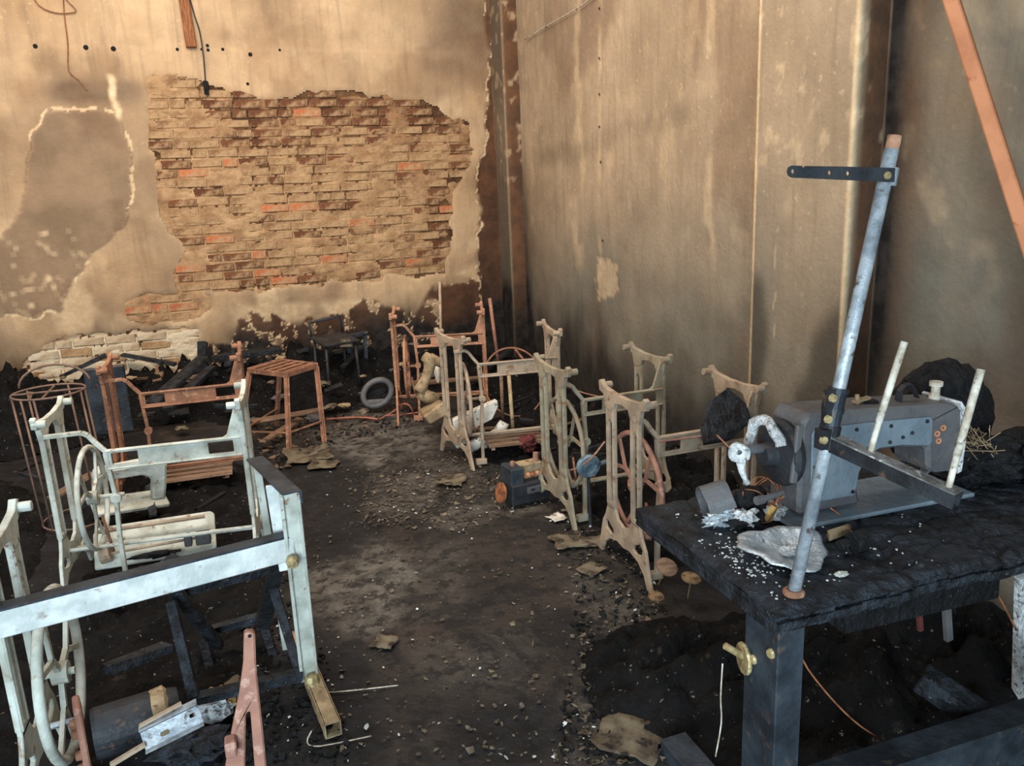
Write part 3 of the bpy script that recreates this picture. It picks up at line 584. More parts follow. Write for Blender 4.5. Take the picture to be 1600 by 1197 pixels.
# front left stand: fabricated, plain bright rail, square-tube foot
def front_stand():
    root = empty('treadle_stand', (-.30, 2.29, .005), (0, 0, 0), 'bright white scorched stand with plain rail in the left foreground', 'stand', 'treadle stands')
    a = mt['ash_bright']; g = mt['ash_iron']
    P3 = lambda p: Vector(p)-Vector((-.30, 2.29, .005))
    r0, r1 = atz(-60, 948, .56), atz(441, 818, .578)
    r0[1] = 2.07; mb = MB().bar(P3((-.70, 2.02, .540)), P3((.055, 2.185, .540)), .012, .072); mb.build('rail', a, root, bevel=.003); MB().bar(P3((-.70, 2.035, .577)), P3((.05, 2.20, .577)), .045, .006).build('rail_flange', mt['soot_steel'], root)
    mb = MB().bar(P3((-.025, 2.49, .722)), P3((.062, 2.13, .722)), .052, .006); mb.bar(P3((.002, 2.49, .705)), P3((.089, 2.13, .705)), .006, .036); mb.build('cap_angle', mt['soot_steel'], root, bevel=.002)
    n0, n1 = (.058, 2.15, .715), tuple(atz(484, 1058, .055))
    mb = MB().bar(P3(n0), P3(n1), .05, .010, up=(0, 1, 0)); mb.bar(P3((.035, 2.16, .715)), P3((n1[0]-.023, n1[1]+.01, .055)), .010, .05, up=(0, 1, 0)); mb.bar(P3((.080, 2.145, .715)), P3((n1[0]+.022, n1[1]-.005, .055)), .008, .03, up=(0, 1, 0)); mb.build('post', mt['ash_iron'], root, bevel=.002)
    mb = MB().bar(P3((.02, 2.24, .715)), P3((.03, 2.24, .45)), .045, .010, up=(0, 1, 0)); mb.build('gusset', a, root, bevel=.002)
    mb = MB().bar(P3((-.02, 2.46, .715)), P3((.0, 2.50, .05)), .022, .022, up=(0, 1, 0)); mb.build('post', g, root, bevel=.002)
    ft = MB()                                                     # hollow square foot tube
    A, B = P3((.035, 2.60, .028)), P3((.10, 2.05, .028))
    d = (B-A).normalized(); sd = d.cross(Vector((0, 0, 1))).normalized()*.022; up = Vector((0, 0, .022))
    for off, wv, hv in ((sd, .004, .048), (-sd, .004, .048), (up, .044, .004), (-up, .044, .004)): ft.bar(A+off, B+off, wv, hv)
    ft.build('foot_tube', mt['tan_iron'], root)
    bl = MB().lathe([(0, .02), (.018, .018), (.024, .005), (.024, -.012), (0, -.012)], 8).rough(.003, 60); bl.build('bolt', mt['bolt'], root, loc=P3((n1[0]+.005, n1[1]-.03, .06)))
    MB().lathe([(0, .012), (.014, .011), (.018, 0), (.018, -.02), (0, -.02)], 8, RX(math.pi/2)).build('bolt', mt['bolt'], root, loc=P3((.045, 2.15, .51)))
    mb = MB(); mm = T(P3((-.645, 2.16, .005))); side_frame(mb, 0, 1, mm); mb.build('side_frame', g, root, bevel=.003)
    xw, cz, Rr = -.585+.30, .27, .225; cy = -.06
    mb = MB().tube([(xw, cy+Rr*math.cos(t), cz+Rr*math.sin(t)) for t in np.linspace(0, 2*math.pi, 40, endpoint=False)], .014, 8, closed=True)
    wh = mb.build('flywheel', g, root, smooth=True); mb = MB()
    for i in range(3):
        t = 2*math.pi*i/3+.2; cen = Vector((xw, cy, cz)); f = cen+Vector((0, math.cos(t), math.sin(t)))*Rr*.4; mb.bar(cen, f, .018, .014, up=(1, 0, 0))
        for e in (-.4, .4): mb.bar(f, cen+Vector((0, math.cos(t+e), math.sin(t+e)))*Rr, .016, .012, up=(1, 0, 0))
    mb.lathe([(0, -.02), (.03, -.02), (.03, .02), (0, .02)], 12, T((xw, cy, cz)) @ RY(math.pi/2)); mb.tube([(xw-.06, cy, cz), (xw+.035, cy, cz)], .010, 8); mb.build('spokes', g, wh)
    return root
front_stand()
# pink upright end frame at the bottom edge of the frame
pk = atz(390, 992, .745); PO = Vector((pk[0], pk[1], 0)); root = empty('stand_end_frame', PO, (0, 0, 0), 'pink rusty upright end frame of a stand at the bottom edge', 'stand')
P2 = lambda L: [(lambda q: (q[0]-pk[0], q[2]))(atY(x, y, pk[1])) for x, y in L]
out = P2([(381, 989), (383, 985), (398, 985), (399, 1000), (400, 1035), (404, 1075), (412, 1150), (418, 1215), (424, 1290)])+[(.085, .02), (.06, .02)]+P2([(400, 1300)])[:0]+P2([(396, 1300), (340, 1300)])[:0]+[(-.06, .02), (-.085, .02)]+P2([(343, 1290), (352, 1197), (360, 1150), (374, 1080), (380, 1035)])
slot = P2([(384, 1112), (391, 1108), (398, 1197), (404, 1290)])+[(.04, .10), (-.02, .10)]+P2([(384, 1290), (383, 1197)])
MB().plate(out, [slot], .016, XZ).build('upright', mt['rust_pink'], root, bevel=.003)
lg = atY(361, 1166, pk[1]-.02); MB().box((lg[0]-pk[0], -.02, lg[2]), (.02, .03, .03)).build('lug', mt['rust_pink'], root, bevel=.003)
hb_ = atY(390, 994, pk[1]-.009); MB().lathe([(0, .001), (.003, .001), (.0035, 0)], 8, RX(math.pi/2)).build('screw_hole', mt['char'], root, loc=(hb_[0]-pk[0], -.009, hb_[2]))
# ------------------------------------------------------------------ rusty slatted stool
def stool():
    tz = .47; cs = [atz(387, 576, tz), atz(447, 583, tz), atz(496, 568, tz), atz(437, 561, tz)]; c = sum(cs)/4
    root = empty('metal_stool', (c[0], c[1], .0), (0, 0, 0), 'rusty square metal stool with slatted seat', 'stool'); cs = [Vector(p)-Vector((c[0], c[1], 0)) for p in cs]
    nrm = Vector((0, 0, 1)); mb = MB()
    for i in range(4): mb.bar(cs[i]-nrm*.012, cs[(i+1) % 4]-nrm*.012, .012, .032)
    mb.build('seat_frame', mt['rust'], root, bevel=.002)
    for i in range(5):
        t0, t1 = (i+.5)/5, (i+.5)/5
        a = cs[0].lerp(cs[1], t0); b = cs[3].lerp(cs[2], t1); MB().bar(a, b, .034, .006).build('slat', mt['rust'], root)
    fts = [atz(372, 712), atz(452, 712), atz(507, 692), atz(432, 666)]
    for i in range(4):
        f = Vector(fts[i])-Vector((c[0], c[1], 0)); f.z = .004; top = cs[i]*.96; top.z = tz-.02
        dirx = (cs[i]-Vector((0, 0, tz))); ux = Vector((1 if dirx.x < 0 else -1, 0, 0)); uy = Vector((0, 1 if dirx.y < 0 else -1, 0))
        mb = MB(); mb.bar(top, f, .032, .005, up=uy); mb.bar(top, f, .005, .032, up=uy); mb.build('leg', mt['rust'], root)
    lerp = lambda i: (cs[i]*.97).lerp(Vector(fts[i])-Vector((c[0], c[1], 0)), .72)
    MB().bar(lerp(0), lerp(1), .016, .006).build('stretcher', mt['rust'], root); MB().bar(lerp(0), lerp(3), .016, .006).build('stretcher', mt['rust'], root); MB().bar(lerp(1), lerp(2), .016, .006).build('stretcher', mt['rust'], root)
stool()
# ------------------------------------------------------------------ round wire rack at far left
def rack():
    c0 = atz(76, 612, .66)[:2]; RR = .155; root = empty('wire_rack', (c0[0], c0[1], 0), (0, 0, 0), 'round rusty wire rack with hoop top, behind the ash-white stand', 'rack')
    ring = lambda r, z, cx=0, cy=0, rz=1: [(cx+r*math.cos(t), cy+r*math.sin(t)*rz, z) for t in np.linspace(0, 2*math.pi, 32, endpoint=False)]
    MB().tube(ring(RR, 0.66), 0.005, 6, closed=True).build('top_hoop', mt['rack'], root, smooth=True)
    MB().tube(ring(RR, .02, .03), .005, 6, closed=True).build('base_hoop', mt['rack'], root, smooth=True)
    MB().tube([(-RR, 0, .66), (RR, 0, 0.66)], .005, 6).build('cross_wire', mt['rack'], root); MB().tube([(0, -RR, 0.66), (.0, RR, 0.66)], .005, 6).build('cross_wire', mt['rack'], root)
    for t in (3.6, 4.1, 4.5, 5.9, 6.2, 1.2, 2.4): MB().tube([(RR*math.cos(t), RR*math.sin(t), 0.66), (.03+RR*math.cos(t), RR*math.sin(t), .02)], 0.005, 6).build('upright', mt['rack'], root, smooth=True)
    a = np.linspace(.3, 2.8, 14); MB().tube([(RR*math.cos(t), .15, 0.66+.10*math.sin(t)) for t in np.linspace(0, math.pi, 16)], .006, 6).build('arched_wire', mt['rack'], root, smooth=True)
rack()
# ------------------------------------------------------------------ charred table with industrial sewing machine
TZ = .755; TX0, TX1, TY0, TY1 = .825, 2.06, 1.06, 1.60
def table():
    root = empty('sewing_table', (TX0, TY0, 0), (0, 0, 0), 'charred black wooden work table on steel channel legs', 'table')
    u = np.arange(0, TX1-TX0+.001, .006); v = np.arange(0, TY1-TY0+.001, .006); U, V = np.meshgrid(u, v, indexing='ij')
    vp = RNG.random((110, 2))*np.array([TX1-TX0, TY1-TY0]); d1 = np.full(U.shape, 9.); d2 = np.full(U.shape, 9.)
    wx = U+(fbm(U*14, V*14, 81)-.5)*.06; wy = V+(fbm(U*14, V*14, 82)-.5)*.06
    for a, b in vp:
        d = np.hypot((wx-a)*.8, (wy-b)*1.25); d2 = np.minimum(d2, np.maximum(d, d1)); d1 = np.minimum(d1, d)
    cr = sstep(.012, 0, d2-d1)*sstep(.15, .4, U+V*.4); n, m = U.shape
    ex = np.minimum(np.minimum(U, TX1-TX0-U), np.minimum(V, TY1-TY0-V)); edge = sstep(.02, 0, ex+(fbm(U*20, V*20, 83)-.5)*.02)
    Z = TZ-.010*cr-.010*edge+(fbm(U*25, V*25, 84)-.5)*.004+(fbm(U*7, V*7, 85)-.5)*.004
    X = U+(ex < .004)*0; Y = V-sstep(.02, 0, V)*(fbm(U*12, V*0, 86)-.5)*.03
    grid_mesh('tabletop', np.stack([X, Y, Z], -1), mt['char_wood'], {}, parent=root, smooth=False)
    ys = -(fbm(u*12, u*0, 86)-.5)*.03
    for kq, (za, zb, ins) in enumerate([(TZ-.011, TZ-.022, .003), (TZ-.023, TZ-.036, .0), (TZ-.037, TZ-.048, .006)]):
        mb = MB(); N = 40
        for i in range(N):
            x0 = (TX1-TX0)*i/N; x1 = (TX1-TX0)*(i+.97)/N; y = float(np.interp(x0, u, ys))+ins+random.uniform(0, .005)
            mb.box(((x0+x1)/2, (y+TY1-TY0)/2, (za+zb)/2), (x1-x0, TY1-TY0-y-ins, za-zb-random.uniform(0, .002)), jit=.0008)
        mb.build('ply_layer', mt['char_wood'], root)
    # near-left steel leg: folded channel
    def leg(x, y, bolts):
        lg = MB().box((x+.003, y+.05, .36), (.006, .10, .70)).box((x+.03, y+.003, .36), (.055, .006, .70)).box((x+.03, y+.098, .36), (.055, .006, .70)).build('leg', mt['soot_steel'], root, bevel=.002)
        if bolts:
            for bz, by in ((.655, .018), (.612, .07)): MB().lathe([(0, .006), (.008, .006), (.010, .002), (.010, 0)], 10, T((x, y+by, bz)) @ RY(-math.pi/2)).build('bolt', mt['bolt'], lg)
        return lg
    leg(.012, .012, True); leg(1.16, .012, False)
    MB().box((.61, .02, .30), (1.10, .05, .10)).box((.61, .03, .352), (1.10, .07, .006)).build('stretcher', mt['soot_steel'], root, bevel=.003)
    MB().box((.045, .27, .70), (.05, .50, .03)).build('apron', mt['char'], root); MB().box((1.19, .27, .70), (.05, .50, .03)).build('apron', mt['char'], root)
    mb = MB().box((.55, .30, .60), (.44, .20, .15)).rough(.02, 9); mb.build('oil_pan', mt['char'], root)
    MB().lathe([(.004, 0), (.030, .0), (.032, .004), (.030, .008), (.004, .008)], 16, T((.004, .108, .60)) @ RY(math.pi/2) @ RX(.2)).build('bobbin_winder', mt['bolt'], root)
    MB().lathe([(0, 0), (.007, 0), (.007, .05), (0, .05)], 10, T((.006, .108, .605)) @ RY(-.9)).build('winder_spindle', mt['bolt'], root)
table()
def machine():
    MX, MY = 1.065, 1.415; root = empty('sewing_machine', (MX, MY, TZ), (0, 0, -.02), 'scorched grey industrial sewing machine on the charred table', 'sewing machine')
    m = mt['machine']; h = .055
    body = [(.035, .016), (.035, .225), (.042, .240), (.056, .248), (.25, .238), (.43, .224), (.462, .218), (.474, .20), (.478, .15), (.474, .075), (.466, .058), (.40, .062), (.385, .075), (.378, .128), (.30, .138), (.245, .140), (.215, .128), (.198, .10), (.192, .06), (.200, .030), (.205, .016)]
    mb = MB().plate(body, (), 2*h, XZ); mb.build('body', m, root, bevel=.012)
    cov = [(.062, .045), (.058, .205), (.066, .215), (.20, .212), (.375, .203), (.382, .195), (.385, .142), (.378, .134), (.30, .146), (.24, .148), (.208, .134), (.188, .10), (.182, .06), (.178, .045)]
    cp = MB().plate(cov, (), .006, T((0, -h-.003, 0)) @ XZ).build('back_cover', mt['cover'], root, bevel=.0015)
    for x, z in ((.070, .204), (.068, .128), (.072, .058), (.172, .055), (.17, .128), (.172, .200), (.265, .196), (.265, .158), (.365, .194), (.30, .165), (.325, .172)): MB().lathe([(0, .003), (.004, .003), (.0048, 0)], 8, T((x, -h-.006, z)) @ RX(math.pi/2)).build('screw', mt['dark_steel'], cp)
    for x, z in ((.402, .158), (.418, .170), (.408, .140)): MB().lathe([(.003, .001), (.0075, .002), (.008, 0)], 10, T((x, -h-.001, z)) @ RX(math.pi/2)).build('rust_ring', mt['orange'], root)
    MB().plate([(-.0, -.088), (.50, -.088), (.50, .088), (-.0, .088)], (), .010, T((0, 0, .005))).build('bed', mt['cover'], root, bevel=.004)
    MB().plate([(.474, .05), (.486, .055), (.490, .14), (.484, .205), (.466, .226), (.460, .222), (.476, .20), (.480, .14)], (), .112, XZ).build('face_rim', mt['ash_white'], root)
    # handwheel end
    ax = T((.035, 0, .150)) @ RY(-math.pi/2)
    bh = MB().lathe([(0, 0), (.074, 0), (.076, .012), (.070, .024), (.05, .03), (.03, .034), (.024, .06), (0, .06)], 24, ax); bh.build('pulley_housing', mt['dark_steel'], root, smooth=False)
    MB().tube([(.0, 0, .165), (-.085, 0, .168)], .011, 10).build('shaft', mt['machine'], root, smooth=True)
    arc = [(-.018+.004*math.sin(5*t), .056*math.cos(t), .172+.056*math.sin(t)) for t in np.linspace(-.6, 2.9, 18)]
    MB().tube(arc, .012, 7).rough(.002, 60).build('melted_guard', mt['ash_white'], root)
    hw = MB().lathe([(.006, -.006), (.020, -.007), (.024, -.002), (.023, .005), (.018, .007), (.006, .006), (.006, -.006)], 18, T((-.088, -.01, .168)) @ RZ(.7) @ RY(-math.pi/2)).rough(.004, 45, 3)
    hw.tube([(-.088, -.015, .148), (-.085, -.018, .125), (-.078, -.02, .108), (-.072, -.02, .098)], [.010, .007, .005, .007], 7).build('melted_handwheel', mt['ash_white'], root)
    MB().tube([(.0, -.045, .075), (-.055, -.055, .072)], .007, 8).tube([(-.055, -.055, .072), (-.075, -.058, .072)], .010, 8).build('feed_lever', mt['machine'], root)
    MB().box((.018, -.062, .165), (.016, .012, .13), rot=(0, .08, 0)).build('side_bracket', mt['machine'], root, bevel=.003)
    # top fittings
    MB().lathe([(0, 0), (.014, 0), (.014, .008), (.010, .010), (.010, .03), (.015, .032), (.015, .042), (0, .042)], 14, T((.445, .0, .222))).build('pressure_knob', mt['rod'], root, smooth=False)
    mb = MB(); ac = [(.335, .0, .232), (.338, 0, .252), (.352, 0, .266), (.368, 0, .268), (.392, 0, .232)]
    for i in range(4): mb.bar(ac[i], ac[i+1], .014, .003, up=(0, 0, 1))
    mb.build('thread_guide', mt['dark_steel'], root); MB().box((.332, -.01, .242), (.006, .012, .024)).build('tension_clip', mt['dark_steel'], root)
    MB().lathe([(0, .002), (.018, .003), (.022, 0)], 14, T((.255, 0, .239))).build('oil_sight', mt['char'], root)
    MB().bar((.205, -.01, .246), (.25, -.005, .25), .012, .006).tube([(.215, -.01, .24), (.213, -.01, .262)], .005, 7).build('bobbin_arm', mt['tan_iron'], root)
    MB().tube([(.43, 0, .06), (.43, 0, .012)], .005, 8).build('needle_bar', mt['galv'], root); MB().tube([(.43, 0, .06), (.43, 0, .045)], .0075, 8).build('needle_clamp', mt['orange'], root)
    MB().bar((.405, -.02, .05), (.452, -.02, .075), .02, .006).build('presser_lifter', mt['machine'], root)
machine()
def thread_stand():
    B = Vector(atz(1240, 928, TZ)); Tp = Vector(atY(1398, 212, B.y)); d = (Tp-B).normalized()
    root = empty('thread_stand', B, (0, 0, 0), 'leaning heat-blued thread stand rising from the table corner', 'thread stand'); A = lambda t: d*t; Ln = (Tp-B).length
    R = .0118
    MB().tube([A(0), A(Ln-.022)], R, 16).build('pole', mt['galv'], root, smooth=True)
    MB().tube([A(Ln-.022), A(Ln)], R*.97, 16, cap=True).build('pole_tip', mt['rust_e'], root, smooth=True)
    MB().lathe([(R, 0), (.020, 0), (.020, .006), (.015, .010), (R, .010)], 16).build('base_nut', mt['rust'], root)
    tt = lambda px, py: (Vector(atY(px, py, B.y))-B).dot(d)
    s0, s1 = tt(1291, 690), tt(1307, 606)
    MB().tube([A(s0+.03), A(s1)], .0155, 14).tube([A(s1-.008), A(s1)], .018, 14).tube([A(s0+.055), A(s0+.063)], .017, 14).build('sleeve', mt['soot_steel'], root, smooth=False)
    cl = MB().tube([A(s0-.012), A(s0+.03)], .0185, 14).box(A(s0+.01)+Vector((-.016, -.006, 0)), (.022, .02, .036)).box(A(s1-.03)+Vector((-.018, -.004, 0)), (.020, .012, .06)).build('clamp', mt['dark_steel'], root)
    for t in (s0+.01, s1-.012, s1-.05): MB().lathe([(0, .006), (.007, .006), (.008, 0)], 8, T(A(t)+Vector((-.022, -.012, 0))) @ RX(math.pi/2)).build('bolt', mt['bolt'], cl)
    # lower channel arm with two spindles
    a = A(s0+.008); e = Vector(atz(1497, 777, 1.000))-B; dr = (e-a).normalized()
    ch = MB().bar(a+dr*.012+Vector((0, 0, .004)), e+Vector((0, 0, .004)), .024, .003).bar(a+dr*.012+Vector((-.011, -.004, -.008)), e+Vector((-.011, -.004, -.006)), .003, .024).bar(a+dr*.012+Vector((.011, .004, -.008)), e+Vector((.011, .004, -.006)), .003, .024)
    ch.build('spool_arm', mt['dark_steel'], root); MB().bar(a+dr*.012+Vector((0, 0, .007)), e+Vector((0, 0, .007)), .026, .003).build('arm_top', mt['rod_grey'], root)
    for (px, py, qx, qy) in ((1366, 692, 1413, 534), (1481, 764, 1533, 577)):
        # spindle foot on the arm: nearest point of the pixel ray to the arm line
        o = Vector(CO)-B; rd = Vector(ray(px, py)).normalized(); n = rd.cross(dr); t = (a-o).cross(rd).dot(n)/n.length_squared; f = a+dr*abs(t)
        dep = (B+f).y; tp = Vector(atY(qx, qy, dep))-B
        tp.y = f.y; MB().tube([f-Vector((0, 0, .012)), f.lerp(tp, .35)], .0052, 10).tube([f.lerp(tp, .30), tp], .0062, 10).build('spindle', mt['rod'], root, smooth=True)
    # upper flat arm with holes
    p0 = Vector(atY(1388, 274, B.y))-B; p1 = Vector(atY(1222, 268, B.y))-B; L = (p1-p0).length
    out = [(0, -.0115), (L*.5, -.0105), (L-.008, -.0095), (L-.002, -.006), (L, 0), (L-.002, .006), (L-.008, .009), (L-.026, .009), (L-.030, .005), (L-.034, .009), (L*.5, .0105), (0, .0115)]
    hole = lambda x, r=.0038: [(x+r*math.cos(t), r*math.sin(t)) for t in np.linspace(0, 2*math.pi, 10, endpoint=False)]
    xa = (p1-p0).normalized(); za = Vector((0, 0, 1)); ya = xa.cross(za)
    mm = Matrix(((xa.x, za.x, -ya.x, p0.x), (xa.y, za.y, -ya.y, p0.y-.013), (xa.z, za.z, -ya.z, p0.z), (0, 0, 0, 1)))
    up = MB().plate(out, [hole(L-.010), hole(L*.62), hole(L*.45)], .003, mm).build('guide_arm', mt['dark_steel'], root)
    MB().tube([Vector(atY(1391, 262, B.y))-B-d*.0, Vector(atY(1386, 290, B.y))-B], .0145, 14).build('guide_collar', mt['galv'], root, smooth=True)
    MB().lathe([(0, .005), (.006, .004), (.007, 0)], 8, T(p0+Vector((-.018, -.016, 0))) @ RX(math.pi/2)).build('bolt', mt['bolt'], root)
    tc = bpy.data.curves.new('lettering', 'FONT'); tc.body = 'JACK'; tc.size = .013; tc.extrude = .0003; tc.align_x = 'CENTER'; tc.space_character = 1.15
    to = bpy.data.objects.new('tmp', tc); COL.objects.link(to); dg = bpy.context.evaluated_depsgraph_get(); dg.update()
    me = bpy.data.meshes.new_from_object(to.evaluated_get(dg)); bpy.data.objects.remove(to)
    me.materials.clear(); me.materials.append(mt['soot_steel']); lo = bpy.data.objects.new('lettering', me); COL.objects.link(lo); lo.parent = root
    lo.location = p0.lerp(p1, .78)+Vector((0, -.0150, -.0045)); lo.rotation_euler = (math.pi/2, 0, 0)
thread_stand()
# things lying on the table
def crumple(name, c, sx, sy, sz, mat, label, cat, seed, n=3, amp=.3, rot=0, parent=None, freq=3.0, **kw):
    import bmesh
    bm = bmesh.new(); bmesh.ops.create_icosphere(bm, subdivisions=n, radius=1)
    for v in bm.verts:
        nn = mnoise.noise_vector(v.co*freq+Vector((seed*7, seed, -seed))); rg = mnoise.noise(v.co*freq*2.3+Vector((seed, 3, 0)))
        v.co = Vector((v.co.x*sx, v.co.y*sy, v.co.z*sz))*(1+amp*rg)+Vector((nn.x*sx, nn.y*sy, nn.z*sz))*amp*.6
    me = bpy.data.meshes.new(name); bm.to_mesh(me); bm.free(); me.materials.append(mat); o = bpy.data.objects.new(name, me); COL.objects.link(o)
    o.location = c; o.rotation_euler = (0, 0, rot)
    if parent: o.parent = parent
    return fin(o, label, cat, **kw)
bc = atz(1224, 862, TZ+.012); root = empty('foil_dish', (bc[0], bc[1], TZ), (0, 0, 0), 'crumpled shiny aluminium dish beside the thread stand pole', 'dish'); root.rotation_euler = (.10, 0, 0); root.location.z += .008
N = 40; SC = 1.28; prof = [(.0, .003), (.35, .003), (.58, .006), (.72, .014), (.86, .021), (1.02, .022), (1.10, .019), (1.02, .017), (.84, .014), (.64, .001), (.0, .0)]
mb = MB(); vs = []; fs = []
for i in range(N):
    t = 2*math.pi*i/N; r = 1+.10*math.sin(3*t+.5)+.05*math.sin(7*t)+random.uniform(-.03, .03); zz = .8+.2*math.sin(2*t+1)+random.uniform(-.08, .08)
    vs += [(.062*SC*a*r*math.cos(t), .060*SC*a*r*math.sin(t), b*zz+.002) for a, b in prof]
L = len(prof)
for i in range(N):
    for j in range(L-1): fs.append((i*L+j, ((i+1) % N)*L+j, ((i+1) % N)*L+j+1, i*L+j+1))
mb.add(vs, fs).build('bowl', mt['foil'], root, smooth=True)
crumple('ash_lump', (.006, -.012, .012), .022, .014, .008, mt['ash_white'], None, None, 5, parent=root, amp=.6)
p = atz(1130, 812, TZ+.012); crumple('melted_foil', (p[0], p[1], TZ+.014), .040, .022, .016, mt['foil'], 'crumpled silver melted foil lump at the table edge', 'foil', 2, n=4, amp=.75, freq=4)
p = atz(1172, 800, TZ+.02); root = empty('burnt_motor', (p[0], p[1], TZ), (0, 0, .3), 'burnt broken motor with bare wires beside the sewing machine', 'motor')
sh = MB().lathe([(.040, -.03), (.044, -.03), (.044, .03), (.040, .03)], 16, T((-.050, .055, .040)) @ RZ(-.5) @ RY(1.35) @ RZ(.4), 0, 4.4); sh.rough(.003, 30).build('housing', mt['machine'], root)
crumple('rotor', (.028, .02, .036), .040, .034, .034, mt['char'], None, None, 8, parent=root, amp=.3)
crumple('winding', (-.03, -.01, .018), .026, .022, .016, mt['ash_white'], None, None, 12, parent=root, amp=.9, freq=4)
crumple('winding', (.045, -.025, .016), .028, .024, .014, mt['ash_white'], None, None, 15, parent=root, amp=1.0, freq=5)
crumple('burnt_core', (.0, .0, .012), .07, .04, .014, mt['char'], None, None, 19, parent=root, amp=.5)
for i in range(7):
    a0 = random.uniform(0, 6.28); pts = [(.03+.045*math.cos(a0+s*.9)*(1+.2*i/7), -.005+.035*math.sin(a0+s*.9), .03+.04*math.sin(s*1.0+i)+.012) for s in range(5)]
    wire('loose_wire', pts, .0013, mt['copper'], None, None, parent=root)
wire('loose_wire', [(.03, -.02, .03), (.08, -.03, .045), (.13, -.04, .07)], .0022, mt['copper'], None, None, parent=root); wire('loose_wire', [(.11, -.04, .06), (.135, -.07, .04), (.15, -.10, .02), (.155, -.13, .006)], .0018, mt['copper'], None, None, parent=root)
wire('loose_wire', [(.11, -.04, .06), (.115, -.07, .03), (.13, -.09, .008)], .0018, mt['copper'], None, None, parent=root); MB().box((0, 0, 0), (.012, .012, .035), rot=(.3, .4, .2), jit=.002).build('terminal', mt['yellowfoam'], root, loc=(.012, -.045, .028))
p = atz(1308, 833, TZ+.01); MB().plate([(-.035, -.008), (.03, -.012), (.045, -.004), (.045, .006), (-.02, .009)], (), .012).rough(.003, 50).build('wood_shard', mt['tan_iron'], loc=(p[0], p[1], TZ+.012), rot=(0, 0, .25), label='pale shard of wood lying in front of the machine base', cat='shard')
p = atz(1318, 860, TZ+.01); MB().lathe([(0, .012), (.010, .010), (.012, 0), (.012, -.012), (0, -.012)], 12, RY(1.4)).lathe([(0, .03), (.02, .026), (.022, .01), (.022, -.01), (0, -.012)], 14, T((.03, 0, 0)) @ RY(1.4)).build('burnt_bobbin', mt['char'], loc=(p[0], p[1], TZ+.022), label='small black burnt knob right of the thread stand pole', cat='knob')
p = atz(1314, 900, TZ); crumple('ash_flake', (p[0], p[1], TZ+.004), .014, .009, .004, mt['ash_iron'], 'flat pale flake on the table right of the pole foot', 'flake', 22)
mb = MB()
for _ in range(300):
    x = random.uniform(.86, 1.35); y = random.uniform(1.10, 1.56)
    if random.random() < .6: x, y = .90+random.gauss(0, .04), 1.24+random.gauss(0, .08)
    if not (TX0+.02 < x < TX1-.05 and TY0+.03 < y < TY1-.02): continue
    s = random.uniform(.0006, .0020); mb.box((x, y, TZ+s*.6), (s*2, s*2.6, s), rot=(0, 0, random.uniform(0, 3)), jit=s*.4)
mb.build('ash_crumbs', mt['ash_white'], label='white ash crumbs sprinkled over the charred tabletop', cat='ash', kind='stuff')
# black bundles at the right rear of the table
crumple('charred_bundle', (1.74, 1.60, TZ+.10), .15, .10, .15, mt['char'], 'large black charred fabric bundle behind the machine head', 'bundle', 31, n=4, amp=.13, freq=2)
crumple('charred_bundle', (1.68, 1.42, TZ+.045), .11, .10, .055, mt['char'], 'low black charred lump right of the machine head', 'bundle', 33, n=4, amp=.3, freq=2)
crumple('charred_bundle', (1.86, 1.30, TZ+.05), .16, .16, .07, mt['char'], 'wide black burnt cloth pile at the right end of the table', 'bundle', 35, n=4, amp=.3, freq=2.2)
MB().box((0, 0, 0), (.10, .05, .06), jit=.004).build('scorched_box', mt['tan_iron'], loc=(1.615, 1.50, TZ+.075), rot=(0, 0, .1), label='small tan scorched box behind the machine head', cat='box')
mb = MB()
for i in range(26):
    c = Vector((1.64, 1.40, TZ+.09)); mb.tube([c+Vector((random.gauss(0, .03), random.gauss(0, .03), random.gauss(0, .02))) for _ in range(4)], .0010, 4)
mb.build('burnt_threads', mt['tan_iron'], label='tangle of thin burnt threads right of the machine head', cat='thread', kind='stuff')
wire('copper_wire', [(1.60, 1.10, TZ+.004), (1.66, 1.16, TZ+.006), (1.74, 1.17, TZ+.004)], .002, mt['copper'], 'thin reddish wire lying on the right side of the tabletop', 'wire')
# under and beside the table
wire('copper_wire', [atY(1245, 1008, 1.12), atY(1262, 1045, 1.13), atY(1305, 1098, 1.15), atY(1345, 1135, 1.17), atY(1385, 1160, 1.2)], .002, mt['copper'], 'copper wire trailing down beside the steel table leg', 'wire')
wire('cord', [atY(1129, 1037, 1.17), atY(1126, 1090, 1.18), atY(1127, 1130, 1.19), atY(1118, 1182, 1.2)], .0016, mt['rod'], 'thin pale cord dangling from the bobbin winder', 'cord')
wire('copper_wire', [atY(1545, 908, 1.3), atY(1565, 940, 1.3), atY(1588, 985, 1.3)], .0025, mt['copper'], 'short copper wire hanging under the right side of the table', 'wire')
a = atz(1440, 1058, .36); b = atz(1540, 1130, .30); MB().bar(a, b, .06, .05, jit=.006).build('charred_beam', mt['char_wood'], label='charred square wooden beam slanting under the table', cat='beam', bevel=.004)
a = atY(1597, 900, 1.35); b = atY(1592, 1092, 1.35); MB().bar(a, b, .03, .02, up=(0, 1, 0), jit=.002).build('flaking_post', mt['ash_white'], label='white flaking post at the right edge under the table', cat='post')
a = atY(1478, 935, 1.42); b = atY(1482, 1000, 1.42); MB().bar(a, b, .02, .012, up=(0, 1, 0)).build('metal_strip', mt['machine'], label='short grey metal strip hanging under the table', cat='strip')
a = atY(1435, 940, 1.40); b = atY(1438, 985, 1.40); MB().bar(a, b, .012, .010, up=(0, 1, 0)).build('red_strip', mt['red'], label='short dull red strip hanging under the table', cat='strip')
